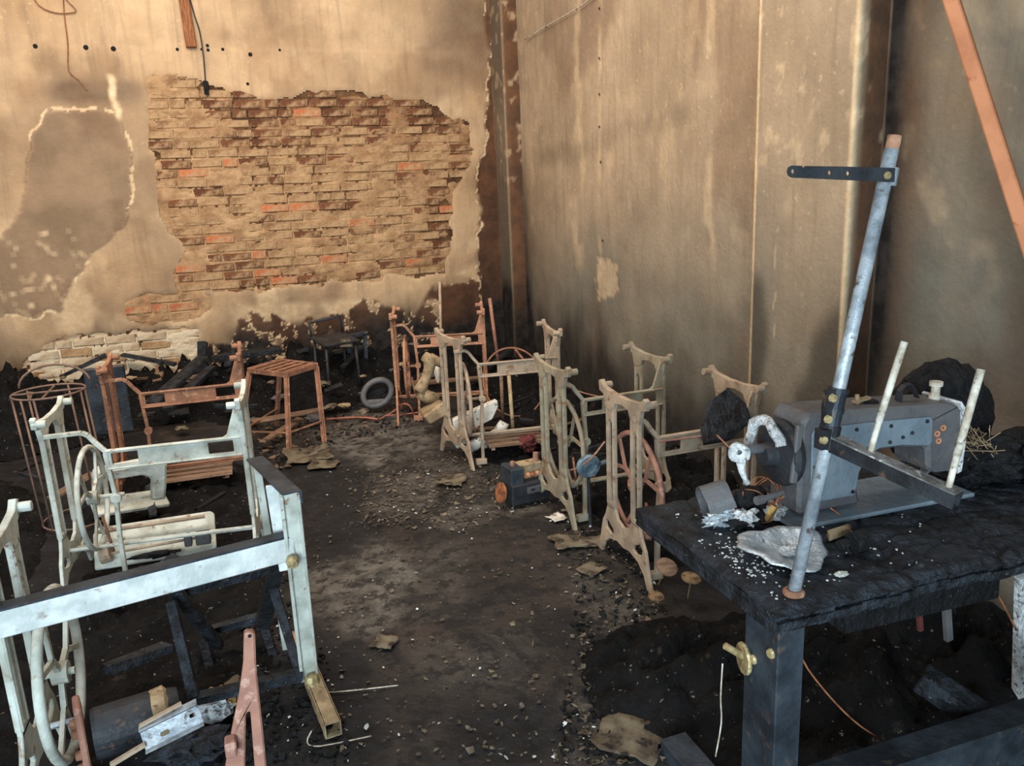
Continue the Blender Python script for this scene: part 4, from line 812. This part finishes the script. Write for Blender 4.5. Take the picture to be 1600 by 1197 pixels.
a = atz(1052, 1150, .05); b = atz(1120, 1230, .05); MB().bar(a, b, .075, .006).bar(a+np.array([-.036, 0, -.025]), b+np.array([-.036, 0, -.025]), .005, .05).bar(a+np.array([.036, 0, -.025]), b+np.array([.036, 0, -.025]), .005, .05).build('steel_channel', mt['soot_steel'], label='short sooty steel channel lying on the floor by the table leg', cat='channel', bevel=.002)
for i, (x, y, z, r, tl, lb) in enumerate([(1042, 886, .14, .040, .5, 'brown scorched wooden disc tilted on the rubble, upper one'), (1080, 903, .12, .036, .15, 'ochre scorched wooden disc on a thin peg, lower one'), (1025, 932, .05, .030, .2, 'small burnt mushroom-like disc on the floor by the beige stand')]):
    p = atz(x, y, z); root = empty('wooden_disc', p, (tl, .1, 0), lb, 'disc'); MB().lathe([(0, .005), (r*.5, .006), (r, .003), (r, -.003), (0, -.004)], 18).build('disc', mt['ochre' if i else 'wood_rust'], root)
    MB().tube([(0, 0, 0), (.006, .004, -z+.03 if z > .06 else -.05)], .003, 6).build('peg', mt['ochre'], root)
# charred board leaning behind the table
p = atz(1135, 655, .62); MB().plate([(-.15, -.08), (-.02, -.09), (.12, -.05), (.14, .02), (.09, .10), (-.02, .075), (-.11, .0)], (), .035, RZ(.3) @ RX(.95)).rough(.012, 22).build('charred_slab', mt['char_wood'], loc=(p[0]-.02, p[1], .63), label='black charred slab resting on the beige stand behind the machine', cat='slab', bevel=.004)
wire('salmon_wire', [atz(1120, 680, .60), atz(1140, 700, .59), atz(1160, 722, .55)], .003, mt['rust_pink'], 'salmon wire draped over the beige stand rail', 'wire')
# ------------------------------------------------------------------ leaning poles and pipes
def pole(name, a, b, r, mat, label, cat='pole', n=10): return MB().tube([a, b], r, n).build(name, mat, smooth=True, label=label, cat=cat)
a, b = Vector(atX(1487, 0, 2.14)), Vector(atX(1597, 345, 2.14)); dd = (b-a).normalized()
t0 = (a.z-.02)/-dd.z; lo = a+dd*t0; hi = a-dd*1.3
MB().bar(hi, lo, .042, .042, up=(1, .6, 0)).build('steel_strut', mt['orange'], bevel=.004, label='orange square steel strut leaning on the right wall', cat='strut')
pole('iron_pole', atY(765, 466, 5.6), atY(779, 570, 5.55), .013, mt['rust_pink'], 'grey-brown iron pole leaning in the back corner', 'pole')
pole('iron_pole', atY(687, 440, 5.0), atY(690, 580, 4.95), .009, mt['beige_iron'], 'thin upright iron pole behind the brown stand', 'pole')
pole('iron_rod', atY(783, 588, 4.6), atY(786, 660, 4.6), .011, mt['wood_rust'], 'short rusty rod standing under the brown stand rail, left one', 'rod')
pole('iron_rod', atY(795, 585, 4.5), atY(803, 690, 4.4), .012, mt['tan_iron'], 'pale tan rod standing under the brown stand rail, right one', 'rod')
c = atz(835, 590, .35); c = Vector((1.62, 4.85, .26)); wire('rusty_hoop', [c+Vector((.21*math.cos(t), .10*math.sin(t), .21*math.sin(t))) for t in np.linspace(-.4, 5.6, 14)], .007, mt['rust'], 'rusty wheel hoop leaning in the corner behind the stands', 'hoop')
pole('rusty_rod', atY(803, 543, 5.0), atY(828, 575, 4.9), .008, mt['rust'], 'short rusty rod crossing the wheel hoop in the corner', 'rod')
wire('salmon_wire', [atz(592, 655, .01), atz(612, 645, .05), atz(628, 632, .12), atz(640, 634, .12), atz(648, 650, .03), atz(655, 658, .01)], .006, mt['salmon'], 'salmon bent wire arch at the foot of the corner stand', 'wire')
wire('salmon_wire', [atz(600, 650, .03), atz(650, 645, .04), atz(692, 637, .07)], .005, mt['salmon'], 'straight salmon wire running to the brown stand', 'wire')
wire('salmon_wire', [atz(510, 655, .03), atz(560, 652, .03), atz(590, 655, .03)], .007, mt['salmon'], 'salmon wire lying on the floor behind the slatted stool', 'wire')
wire('red_cable', [atY(880, 600, 4.2), atY(905, 612, 4.0), atY(945, 622, 3.6)], .004, mt['rust_pink'], 'thin reddish cable sagging above the rubble by the right wall', 'cable')
wire('red_cable', [atY(945, 690, 3.0), atY(925, 715, 3.0), atY(905, 730, 3.05), atY(890, 735, 3.1)], .004, mt['rust_pink'], 'thin reddish cable behind the beige stand, lower one', 'cable')
wire('red_cable', [atz(1030, 690, .583), atz(1070, 685, .583), atz(1130, 677, .583)], .004, mt['rust_pink'], 'thin reddish cable along the wall behind the beige stand rail', 'cable')
# ------------------------------------------------------------------ burnt machine heads and small things on the floor
def head(name, loc, rz, mat, label, tilt=(0, 0), s=1.0, wheel=True):
    """household sewing machine head: bed, pillar, arm, face, handwheel"""
    root = empty(name, loc, (tilt[0], tilt[1], rz), label, 'sewing machine'); root.scale = (s, s, s); m = mt[mat]
    MB().box((.0, 0, .012), (.34, .16, .024)).build('bed', m, root, bevel=.006)
    body = [(.10, .02), (.16, .02), (.165, .10), (.165, .21), (.15, .235), (.10, .245), (-.10, .225), (-.15, .22), (-.165, .20), (-.165, .08), (-.13, .08), (-.125, .15), (-.09, .165), (.05, .17), (.09, .15), (.10, .11)]
    MB().plate(body, (), .07, XZ).build('arm', m, root, bevel=.016)
    MB().tube([(-.145, 0, .09), (-.145, 0, .03)], .006, 8).build('needle_bar', mt['machine'], root)
    if wheel: MB().lathe([(0, 0), (.05, 0), (.06, .008), (.06, .022), (.05, .03), (0, .03)], 18, T((.165, 0, .19)) @ RY(math.pi/2)).build('handwheel', m, root)
    return root
q = atz(742, 655, .17); root = empty('sewing_machine', (1.15, 4.15, 0), (0, 0, 0), 'white scorched household sewing machine resting in the brown stand', 'sewing machine')
pq = lambda L, Y: [(lambda q: (q[0]-1.15, q[2]))(atY(x, y, Y)) for x, y in L]
MB().plate(pq([(706, 655), (740, 640), (776, 624), (777, 634), (768, 654), (740, 668), (708, 676)], 4.30), (), .05, T((0, .15, 0)) @ XZ).rough(.004, 20).build('bed', mt['cream'], root, bevel=.006)
MB().plate(pq([(702, 672), (722, 664), (730, 690), (712, 700)], 4.33), (), .07, T((0, .18, 0)) @ XZ).build('pillar', mt['ash_iron'], root, bevel=.008)
MB().tube([(.08, .17, .14), (.09, .17, .02)], .02, 8).build('support', mt['ash_iron'], root)
q = atz(770, 690, .12); root = empty('sewing_machine', (1.18, 4.0, .0), (0, 0, 0), 'pale fallen sewing machine arm lying across the brown stand', 'sewing machine')
q = lambda x, y, Y=4.24: Vector(atY(x, y, Y))-Vector((1.18, 4.0, 0))
MB().tube([q(734, 700), q(750, 690), q(768, 681), q(778, 676)], [.034, .032, .028, .028], 12).rough(.004, 30).build('arm', mt['cream'], root, smooth=True)
MB().tube([q(776, 678), q(784, 668), q(788, 660)], [.026, .036, .030], 10).tube([q(780, 676), q(792, 682), q(798, 684)], [.024, .026, .016], 10).rough(.004, 30).build('face', mt['cream'], root, smooth=True)
q = atz(668, 610, .15); root = empty('sewing_machine', (1.03, 4.86, .0), (0, 0, 0), 'tan burnt sewing machine standing on end behind the brown stand', 'sewing machine')
q = lambda x, y, Y=4.86: Vector(atY(x, y, Y))-Vector((1.03, 4.86, 0))
MB().tube([q(662, 556), q(672, 562), q(671, 575), q(666, 590), q(660, 603), q(656, 612)], [.03, .045, .034, .030, .036, .05], 12).rough(.006, 25).build('arm', mt['tan_iron'], root, smooth=True)
MB().tube([q(672, 560), q(686, 566), q(694, 568)], [.036, .03, .032], 10).rough(.006, 25).build('face', mt['tan_iron'], root, smooth=True)
MB().tube([q(655, 612), q(668, 620), q(684, 622)], [.045, .042, .03], 10).rough(.006, 25).build('pillar', mt['tan_iron'], root, smooth=True)
MB().bar(q(664, 652, 4.8), q(694, 632, 4.8), .16, .08, jit=.01).build('bed', mt['tan_iron'], root, bevel=.01)
head('sewing_machine', (-.62, 3.95, .12), .3, 'ash_iron', 'grey burnt sewing machine lying under the rust-brown stand', tilt=(.2, .1), s=.95, wheel=False)
p = atz(684, 588, .3); crumple('white_shell', (p[0], p[1], .33), .022, .03, .075, mt['cream'], 'white oval shell beside the thin iron pole', 'shell', 51, n=3, amp=.12)
# machine bed plate lying upside down under the ash-white stand
p = atz(245, 838, .12); root = empty('machine_bed', (p[0], p[1], .03), (0, 0, -.02), 'pale upturned sewing machine bed with linkage under the ash-white stand', 'sewing machine')
MB().plate([(-.24, -.09), (.22, -.09), (.235, -.075), (.235, .085), (.22, .10), (-.23, .10), (-.25, .07)], (), .016, T((0, 0, .07)) @ RX(.75)).build('plate', mt['ash_iron'], root, bevel=.004)
MB().tube([(-.22, -.005, .15), (.20, -.005, .15)], .009, 8).build('shaft', mt['beige_iron'], root, smooth=True); MB().tube([(-.20, -.075, .075), (.16, -.075, .085)], .006, 8).build('shaft', mt['beige_iron'], root, smooth=True)
MB().box((.19, -.08, .085), (.06, .05, .05)).box((.13, -.08, .085), (.03, .04, .05)).build('crank_block', mt['machine'], root, bevel=.004)
MB().lathe([(0, -.02), (.035, -.02), (.035, .02), (0, .02)], 14, T((-.19, -.075, .075)) @ RY(1.4)).build('gear', mt['beige_iron'], root)
crumple('soot_clump', (.0, -.10, .05), .09, .02, .012, mt['char'], None, None, 61, parent=root, amp=.6)
# overlock machine
p = atz(820, 775, .03); root = empty('overlock_machine', (p[0], p[1], .02), (0, 0, .12), 'small burnt overlock machine with copper coloured parts on the floor', 'sewing machine')
MB().box((0, 0, .05), (.20, .14, .10), jit=.004).build('base', mt['dark_steel'], root, bevel=.006); MB().box((-.06, .0, .13), (.07, .12, .10), jit=.004).build('upper_case', mt['soot_steel'], root, bevel=.006)
MB().box((.04, .03, .13), (.13, .06, .09), jit=.004).build('cover', mt['tan_iron'], root, bevel=.006)
for i in range(5): MB().lathe([(0, .012), (.010, .010), (.012, 0), (0, -.004)], 10, T((-.02+i*.026, -.03, .125+.004*(i % 2))) @ RX(1.2)).build('tension_knob', mt['orange' if i % 2 else 'copper'], root)
MB().plate([(-.02, .0), (.09, .0), (.09, .035), (-.02, .03)], [[(.0, .01), (.02, .01), (.02, .022), (.0, .022)], [(.045, .01), (.07, .01), (.07, .022), (.045, .022)]], .006, T((0, -.073, .05)) @ XZ).build('front_plate', mt['machine'], root)
MB().lathe([(0, 0), (.045, 0), (.05, .006), (.05, .018), (0, .02)], 16, T((-.125, -.02, .06)) @ RY(-1.4)).build('handwheel', mt['copper'], root); MB().tube([(-.06, 0, .17), (-.06, 0, .20)], .012, 8).build('post', mt['rust_pink'], root); MB().tube([(.075, .02, .16), (.078, .02, .215)], .014, 8).build('post', mt['rust_pink'], root)
# blue-grey handwheel on a lever behind the grey-tan stand
p = Vector(atY(919, 728, 3.05)); root = empty('hand_wheel', p, (0, 0, 0), 'sooty blue-grey round hand wheel behind the grey-tan stand', 'wheel')
MB().lathe([(0, .008), (.025, .008), (.036, .014), (.052, .014), (.056, 0), (.052, -.012), (0, -.008)], 22, RX(math.pi/2+.2)).build('rim', mt['teal'], root); MB().tube([(.05, 0, 0), (.12, .01, .01)], .010, 8).build('shaft', mt['teal'], root); MB().tube([(0, 0, -.05), (.01, .01, -p.z+.02)], .008, 8).build('support', mt['dark_steel'], root)
p = Vector(atY(936, 700, 2.98)); MB().tube([p, p+Vector((.015, 0, .06)), p+Vector((.008, 0, .075))], [.016, .010, .012], 8).build('lever', mt['teal'], root); bpy.data.objects[-1] if False else None
# oval iron and little seat frame in the far middle
p = atz(592, 640, .02); root = empty('burnt_washtub', (p[0], p[1], .02), (.0, 0, 0), 'burnt grey oval hollow shell on the floor by the back wall', 'shell')
tt = np.linspace(0, 2*math.pi, 26, endpoint=False); MB().tube([(.10*math.cos(t), .02*math.sin(t), .12+.085*math.sin(t)+.02*math.cos(t)) for t in tt], .022, 8, closed=True).build('rim', mt['machine'], root, smooth=True)
MB().box((0, .06, .09), (.16, .06, .12), jit=.01).build('back', mt['char'], root, bevel=.02); MB().box((0, -.01, .055), (.17, .04, .05), jit=.006).build('lower_lip', mt['machine'], root, bevel=.015)
p = np.array([.62, 6.15, 0]); root = empty('metal_chair_frame', (p[0], p[1], .0), (0, 0, .3), 'small sooty metal chair frame heaped near the back wall', 'chair')
for x, y in ((-.13, -.12), (.13, -.12), (-.13, .12), (.13, .12)): MB().tube([(x, y, .02), (x*.9, y*.9, .42)], .012, 8).build('leg', mt['dark_steel'], root, smooth=True)
MB().plate([(-.15, -.14), (.15, -.14), (.14, .14), (-.14, .14)], (), .02, T((0, 0, .43)) @ RX(.12)).build('seat', mt['dark_steel'], root, bevel=.004)
MB().tube([(-.13, .13, .43), (-.13, .15, .56), (.13, .15, .58), (.13, .13, .43)], .011, 8).build('backrest', mt['soot_steel'], root, smooth=True)
MB().plate([(-.05, -.02), (.05, -.03), (.04, .03), (-.03, .04)], (), .01, T((.03, -.13, .41)) @ RX(1.2)).build('seat_scrap', mt['paper'], root)
a = atY(540, 525, 6.3); b = atY(548, 575, 6.3); root = empty('window_grille', (0, 0, 0), (0, 0, 0), 'charred narrow frame standing against the back wall', 'frame')
for x0, y0, x1, y1 in ((543, 525, 548, 572), (570, 522, 572, 570), (540, 527, 572, 520), (546, 573, 573, 566)): MB().bar(atY(x0, y0, 6.35), atY(x1, y1, 6.35), .03, .03).build('bar', mt['soot_steel'], root)
# charred planks leaning on and lying in the debris
for i, (x0, y0, Y0, x1, y1, Y1, w, h, lb) in enumerate([
    (236, 632, 5.6, 318, 560, 6.2, .10, .03, 'long charred plank slanting up to the back wall'),
    (262, 640, 5.4, 330, 575, 6.1, .07, .03, 'thin brown-black plank below the slanting plank'),
    (316, 640, 6.2, 317, 535, 6.4, .06, .05, 'upright charred post against the back wall'),
    (330, 560, 6.5, 440, 545, 6.5, .14, .04, 'wide charred shelf board low on the back wall'),
    (395, 660, 5.2, 500, 640, 5.2, .05, .02, 'flat scorched strip behind the stool'),
    (410, 690, 4.9, 470, 655, 5.3, .05, .02, 'bent scorched strip crossing under the stool'),
    (640, 600, 5.6, 760, 590, 5.6, .05, .03, 'brown scorched bar lying behind the corner stand')]):
    MB().bar(atY(x0, y0, Y0), atY(x1, y1, Y1), w, h, jit=.008).build('charred_plank', mt['char_wood' if i < 4 else 'wood_rust'], label=lb, cat='plank', bevel=.005)
# dark panel behind the rack and speaker-like block
p = atY(168, 610, 5.2); MB().box((0, 0, 0), (.22, .03, .42), jit=.006).build('burnt_board', mt['soot_steel'], loc=(p[0], 5.2, .36), rot=(.12, 0, .1), label='dark burnt panel standing behind the round wire rack', cat='panel', bevel=.004)
# charred stool frame under the front-left stand
root = empty('charred_stool', (-.22, 2.35, 0), (0, 0, 0), 'charred black wooden stool frame tipped under the bright white stand', 'stool')
Q = lambda x, y, Y: Vector(atY(x, y, Y))-Vector((-.22, 2.35, 0))
for a, b in (((268, 940, 2.30), (303, 1090, 2.22)), ((425, 910, 2.45), (470, 1060, 2.3)), ((412, 975, 2.6), (432, 1040, 2.55)), ((318, 1000, 2.6), (335, 1065, 2.55))): MB().bar(Q(*a), Q(*b), .026, .026, up=(0, 1, 0), jit=.003).build('leg', mt['char_wood'], root)
for a, b in (((270, 925, 2.40), (425, 890, 2.50)), ((300, 1095, 2.22), (470, 1055, 2.28)), ((330, 985, 2.6), (405, 965, 2.6)), ((262, 905, 2.3), (340, 1010, 2.55))): MB().bar(Q(*a), Q(*b), .032, .026, jit=.004).build('stretcher', mt['char_wood'], root)
MB().bar(Q(435, 870, 2.42), Q(412, 975, 2.5), .045, .04, up=(0, 1, 0), jit=.006).build('burnt_rail', mt['char'], root)
a, b = atz(165, 1045, .16), atz(262, 1010, .12); MB().bar(a, b, .05, .03, jit=.006).build('charred_stick', mt['char_wood'], label='charred stick lying behind the burnt motor', cat='stick')
# electric motor and slotted bracket in the left foreground
c = Vector(atz(215, 1090, .17)); root = empty('electric_motor', (c.x, c.y, .10), (0, 0, .18), 'sooty cylindrical electric motor in the left foreground', 'motor')
MB().lathe([(0, -.12), (.066, -.12), (.070, -.11), (.070, .03), (.066, .035), (.066, .06), (.058, .10), (.03, .115), (0, .115)], 26, RY(math.pi/2)).build('body', mt['dark_steel'], root)
MB().lathe([(.060, .03), (.071, .03), (.071, .065), (.060, .075)], 26, RY(math.pi/2)).rough(.004, 50).build('melted_end', mt['tan_iron'], root)
MB().plate([(-.04, -.10), (.04, -.10), (.036, .10), (.016, .13), (-.03, .11)], [[(-.006, -.02), (.006, -.02), (.006, .04), (-.006, .04)]], .018, T((-.145, -.01, .0)) @ YZ).build('end_plate', mt['rust_pink'], root, bevel=.004)
for z in (-.075, -.035, .03, .06): MB().lathe([(0, .016), (.012, .014), (.014, 0), (0, -.002)], 10, T((-.155, -.02, z)) @ RY(-math.pi/2)).build('bolt', mt['rust'], root)
MB().tube([(-.15, -.0, .06), (-.235, .0, .065)], .009, 8).build('shaft', mt['galv'], root)
MB().lathe([(.006, -.01), (.02, -.01), (.022, .01), (.006, .012)], 12, T((-.14, -.06, -.085)) @ RX(1.3)).build('pulley_nut', mt['machine'], root)
c = Vector(atz(268, 1128, .17)); root = empty('slotted_bracket', (c.x, c.y, .15), (.0, -.22, .12), 'pale galvanised slotted bracket lying against the motor', 'bracket')
slot = lambda x, y, w, h: [(x-w, y), (x-w*.7, y-h), (x+w*.7, y-h), (x+w, y), (x+w*.7, y+h), (x-w*.7, y+h)]
MB().plate([(-.075, -.026), (.075, -.026), (.075, .026), (-.075, .026)], [slot(-.02, -.002, .013, .006), slot(.055, .008, .009, .005)], .003, RX(.9)).build('face', mt['galv'], root)
MB().box((0, .02, .030), (.15, .026, .003)).box((0, -.025, -.014), (.15, .012, .003)).build('flange', mt['galv'], root)
MB().bar((-.07, .02, .038), (.04, .026, .042), .012, .006).build('link', mt['beige_iron'], root); MB().bar((-.16, -.01, -.01), (-.07, -.01, .0), .012, .010).build('rod', mt['beige_iron'], root)
for i, (x, y, sx, m_, lb) in enumerate([(335, 1108, .05, 'ash_white', 'white flaky ash crust beside the slotted bracket'), (345, 1090, .05, 'yellowfoam', 'rust-yellow crumbs beside the white ash crust'), (300, 1165, .09, 'char_wood', 'brown burnt slab in front of the slotted bracket')]):
    p = atz(x, y, .05); crumple('burnt_crust', (p[0], p[1], .05), sx, sx*.7, .03, mt[m_], lb, 'crust', 70+i, n=3, amp=.7, freq=4)
a, b = atz(265, 1195, .04), atz(375, 1150, .04); MB().bar(a, b, .03, .03, jit=.004).build('charred_stick', mt['char_wood'], label='charred stick at the bottom edge left of the pink frame', cat='stick')
# larger scorched paper sheets
PS = [(480, 712, .17, 'curled grey-brown sheet of scorched card in front of the slatted stool', .9), (505, 725, .10, 'small curled scrap in front of the scorched card', .2), (706, 750, .10, 'olive scorched sheet below the brown stand', 0.1), (985, 1155, .11, 'olive-grey scorched sheet near the bottom of the aisle', .2), (925, 888, .06, 'pale square scrap left of the beige stand', .0), (870, 808, .05, 'white torn card by the foot of the grey-tan stand', .4), (890, 845, .09, 'brown crumpled rag between the two stands', .5), (925, 845, .07, 'brown crumpled scrap beside the rag', .6), (600, 1002, .05, 'thin grey flake on the aisle floor', .0), (365, 1070, .05, 'pale scrap near the charred stool', .3)]
for i, (x, y, s, lb, c) in enumerate(PS):
    p = atz(x, y, .015); u = np.linspace(-1, 1, 9); U, V = np.meshgrid(u, u, indexing='ij'); r = 1+(fbm(U*2+i*9, V*2, 200+i)-.5)*.6
    X = U*s*.75*r; Yv = V*s*.8*r; Z = .012+(fbm(U*1.5+i, V*1.5, 210+i)-.3)*s*.25+c*.12*s*(U*U+.4*V)
    o = grid_mesh('scorched_sheet', np.stack([X, Yv, np.maximum(Z, .004)], -1), mt['paper' if i != 5 else 'cream'], {}, label=lb, cat='scrap'); o.location = (p[0], p[1], .0); o.rotation_euler = (0, 0, i*1.3)
    sd = o.modifiers.new('thickness', 'SOLIDIFY'); sd.thickness = .002
wire('thin_wire', [atz(505, 1083, .01), atz(560, 1078, .012), atz(622, 1071, .01)], .002, mt['rod'], 'thin straight pale wire on the floor near the foot tube', 'wire')
wire('thin_wire', [atz(487, 1142, .04), atz(480, 1160, .02), atz(500, 1166, .01), atz(580, 1150, .01)], .002, mt['rod'], 'bent thin wire on the floor by the foot tube end', 'wire')
p = Vector(atY(826, 660, 4.0)); crumple('red_lump', (1.42, 4.05, .10), .05, .04, .05, mt['red'], 'dull red melted lump under the brown stand', 'lump', 81, amp=.4)

# sticks and scraps poking out of the heap
rr = random.Random(11)
ZONE = lambda x: 'behind the wire rack' if x < -.7 else 'behind the rust-brown stand' if x < 0 else 'behind the slatted stool' if x < .6 else 'behind the corner stand' if x < 1.3 else 'near the wall corner'
for i in range(28):
    x = rr.uniform(-1.5, 1.9); y = rr.uniform(5.7, 6.6); l = rr.uniform(.12, .45); a = rr.uniform(0, 3.14); el = rr.uniform(-.15, .35); z = .08+.20*sstep(5.6, 6.5, y)
    d = Vector((math.cos(a)*math.cos(el), math.sin(a)*math.cos(el)*.6, math.sin(el))); c = Vector((x, y, z)); e = c+d*l
    if e.y > 6.75 or e.x > 2.1: continue
    mk = rr.choice(['char_wood', 'char', 'char_wood', 'wood_rust', 'dark_steel']); adj = dict(char_wood='grey-black', char='jet black', wood_rust='brown scorched', dark_steel='sooty steel')[mk]
    MB().bar(c, e, rr.uniform(.02, .07), rr.uniform(.01, .03), jit=.006).build('charred_stick', mt[mk], label=adj+(' long' if l > .3 else ' short')+' stick in the back heap '+ZONE(x), cat='stick', group='charred sticks in the back heap')
for i in range(34):
    x = rr.uniform(-1.4, 1.5); y = rr.uniform(5.3, 6.6); s = rr.uniform(.03, .08); z = .06+.24*float(sstep(5.6, 6.5, y))
    mk = rr.choice(['paper', 'tan_iron', 'paper', 'machine']); adj = dict(paper='brown papery', tan_iron='tan', machine='grey')[mk]
    crumple('scorched_scrap', (x, y, z), s, s*.7, s*.25, mt[mk], ('large ' if s > .055 else 'small ')+adj+' crumpled scrap on the back heap '+ZONE(x), 'scrap', 300+i, n=2, amp=.6, rot=rr.uniform(0, 3), group='scraps on the back heap')
for i in range(30):
    x = rr.choice([rr.uniform(-1.6, -.1), rr.uniform(1.3, 2.1)]); y = rr.uniform(2.9, 5.0); l = rr.uniform(.08, .3); a = rr.uniform(0, 3.14); el = rr.uniform(-.05, .2)
    d = Vector((math.cos(a)*math.cos(el), math.sin(a)*math.cos(el), math.sin(el))); c = Vector((x, y, .10)); mk = rr.choice(['char_wood', 'char', 'wood_rust']); adj = dict(char_wood='grey-black', char='jet black', wood_rust='brown scorched')[mk]
    where = ('under the ash-white stand' if y < 3.9 else 'under the rust-brown stand') if -.9 < x < 0 else 'beside the wire rack' if x < 0 else 'by the beige stand' if y < 3.0 else 'by the grey-tan stand' if y < 3.8 else 'by the brown stand'
    MB().bar(c, c+d*l, rr.uniform(.015, .05), rr.uniform(.01, .02), jit=.005).build('charred_stick', mt[mk], label=adj+(' long' if l > .2 else ' short')+' stick lying in the rubble '+where, cat='stick', group='charred sticks among the stands')
print('tris', sum(len(m.polygons)*2 for m in bpy.data.meshes))
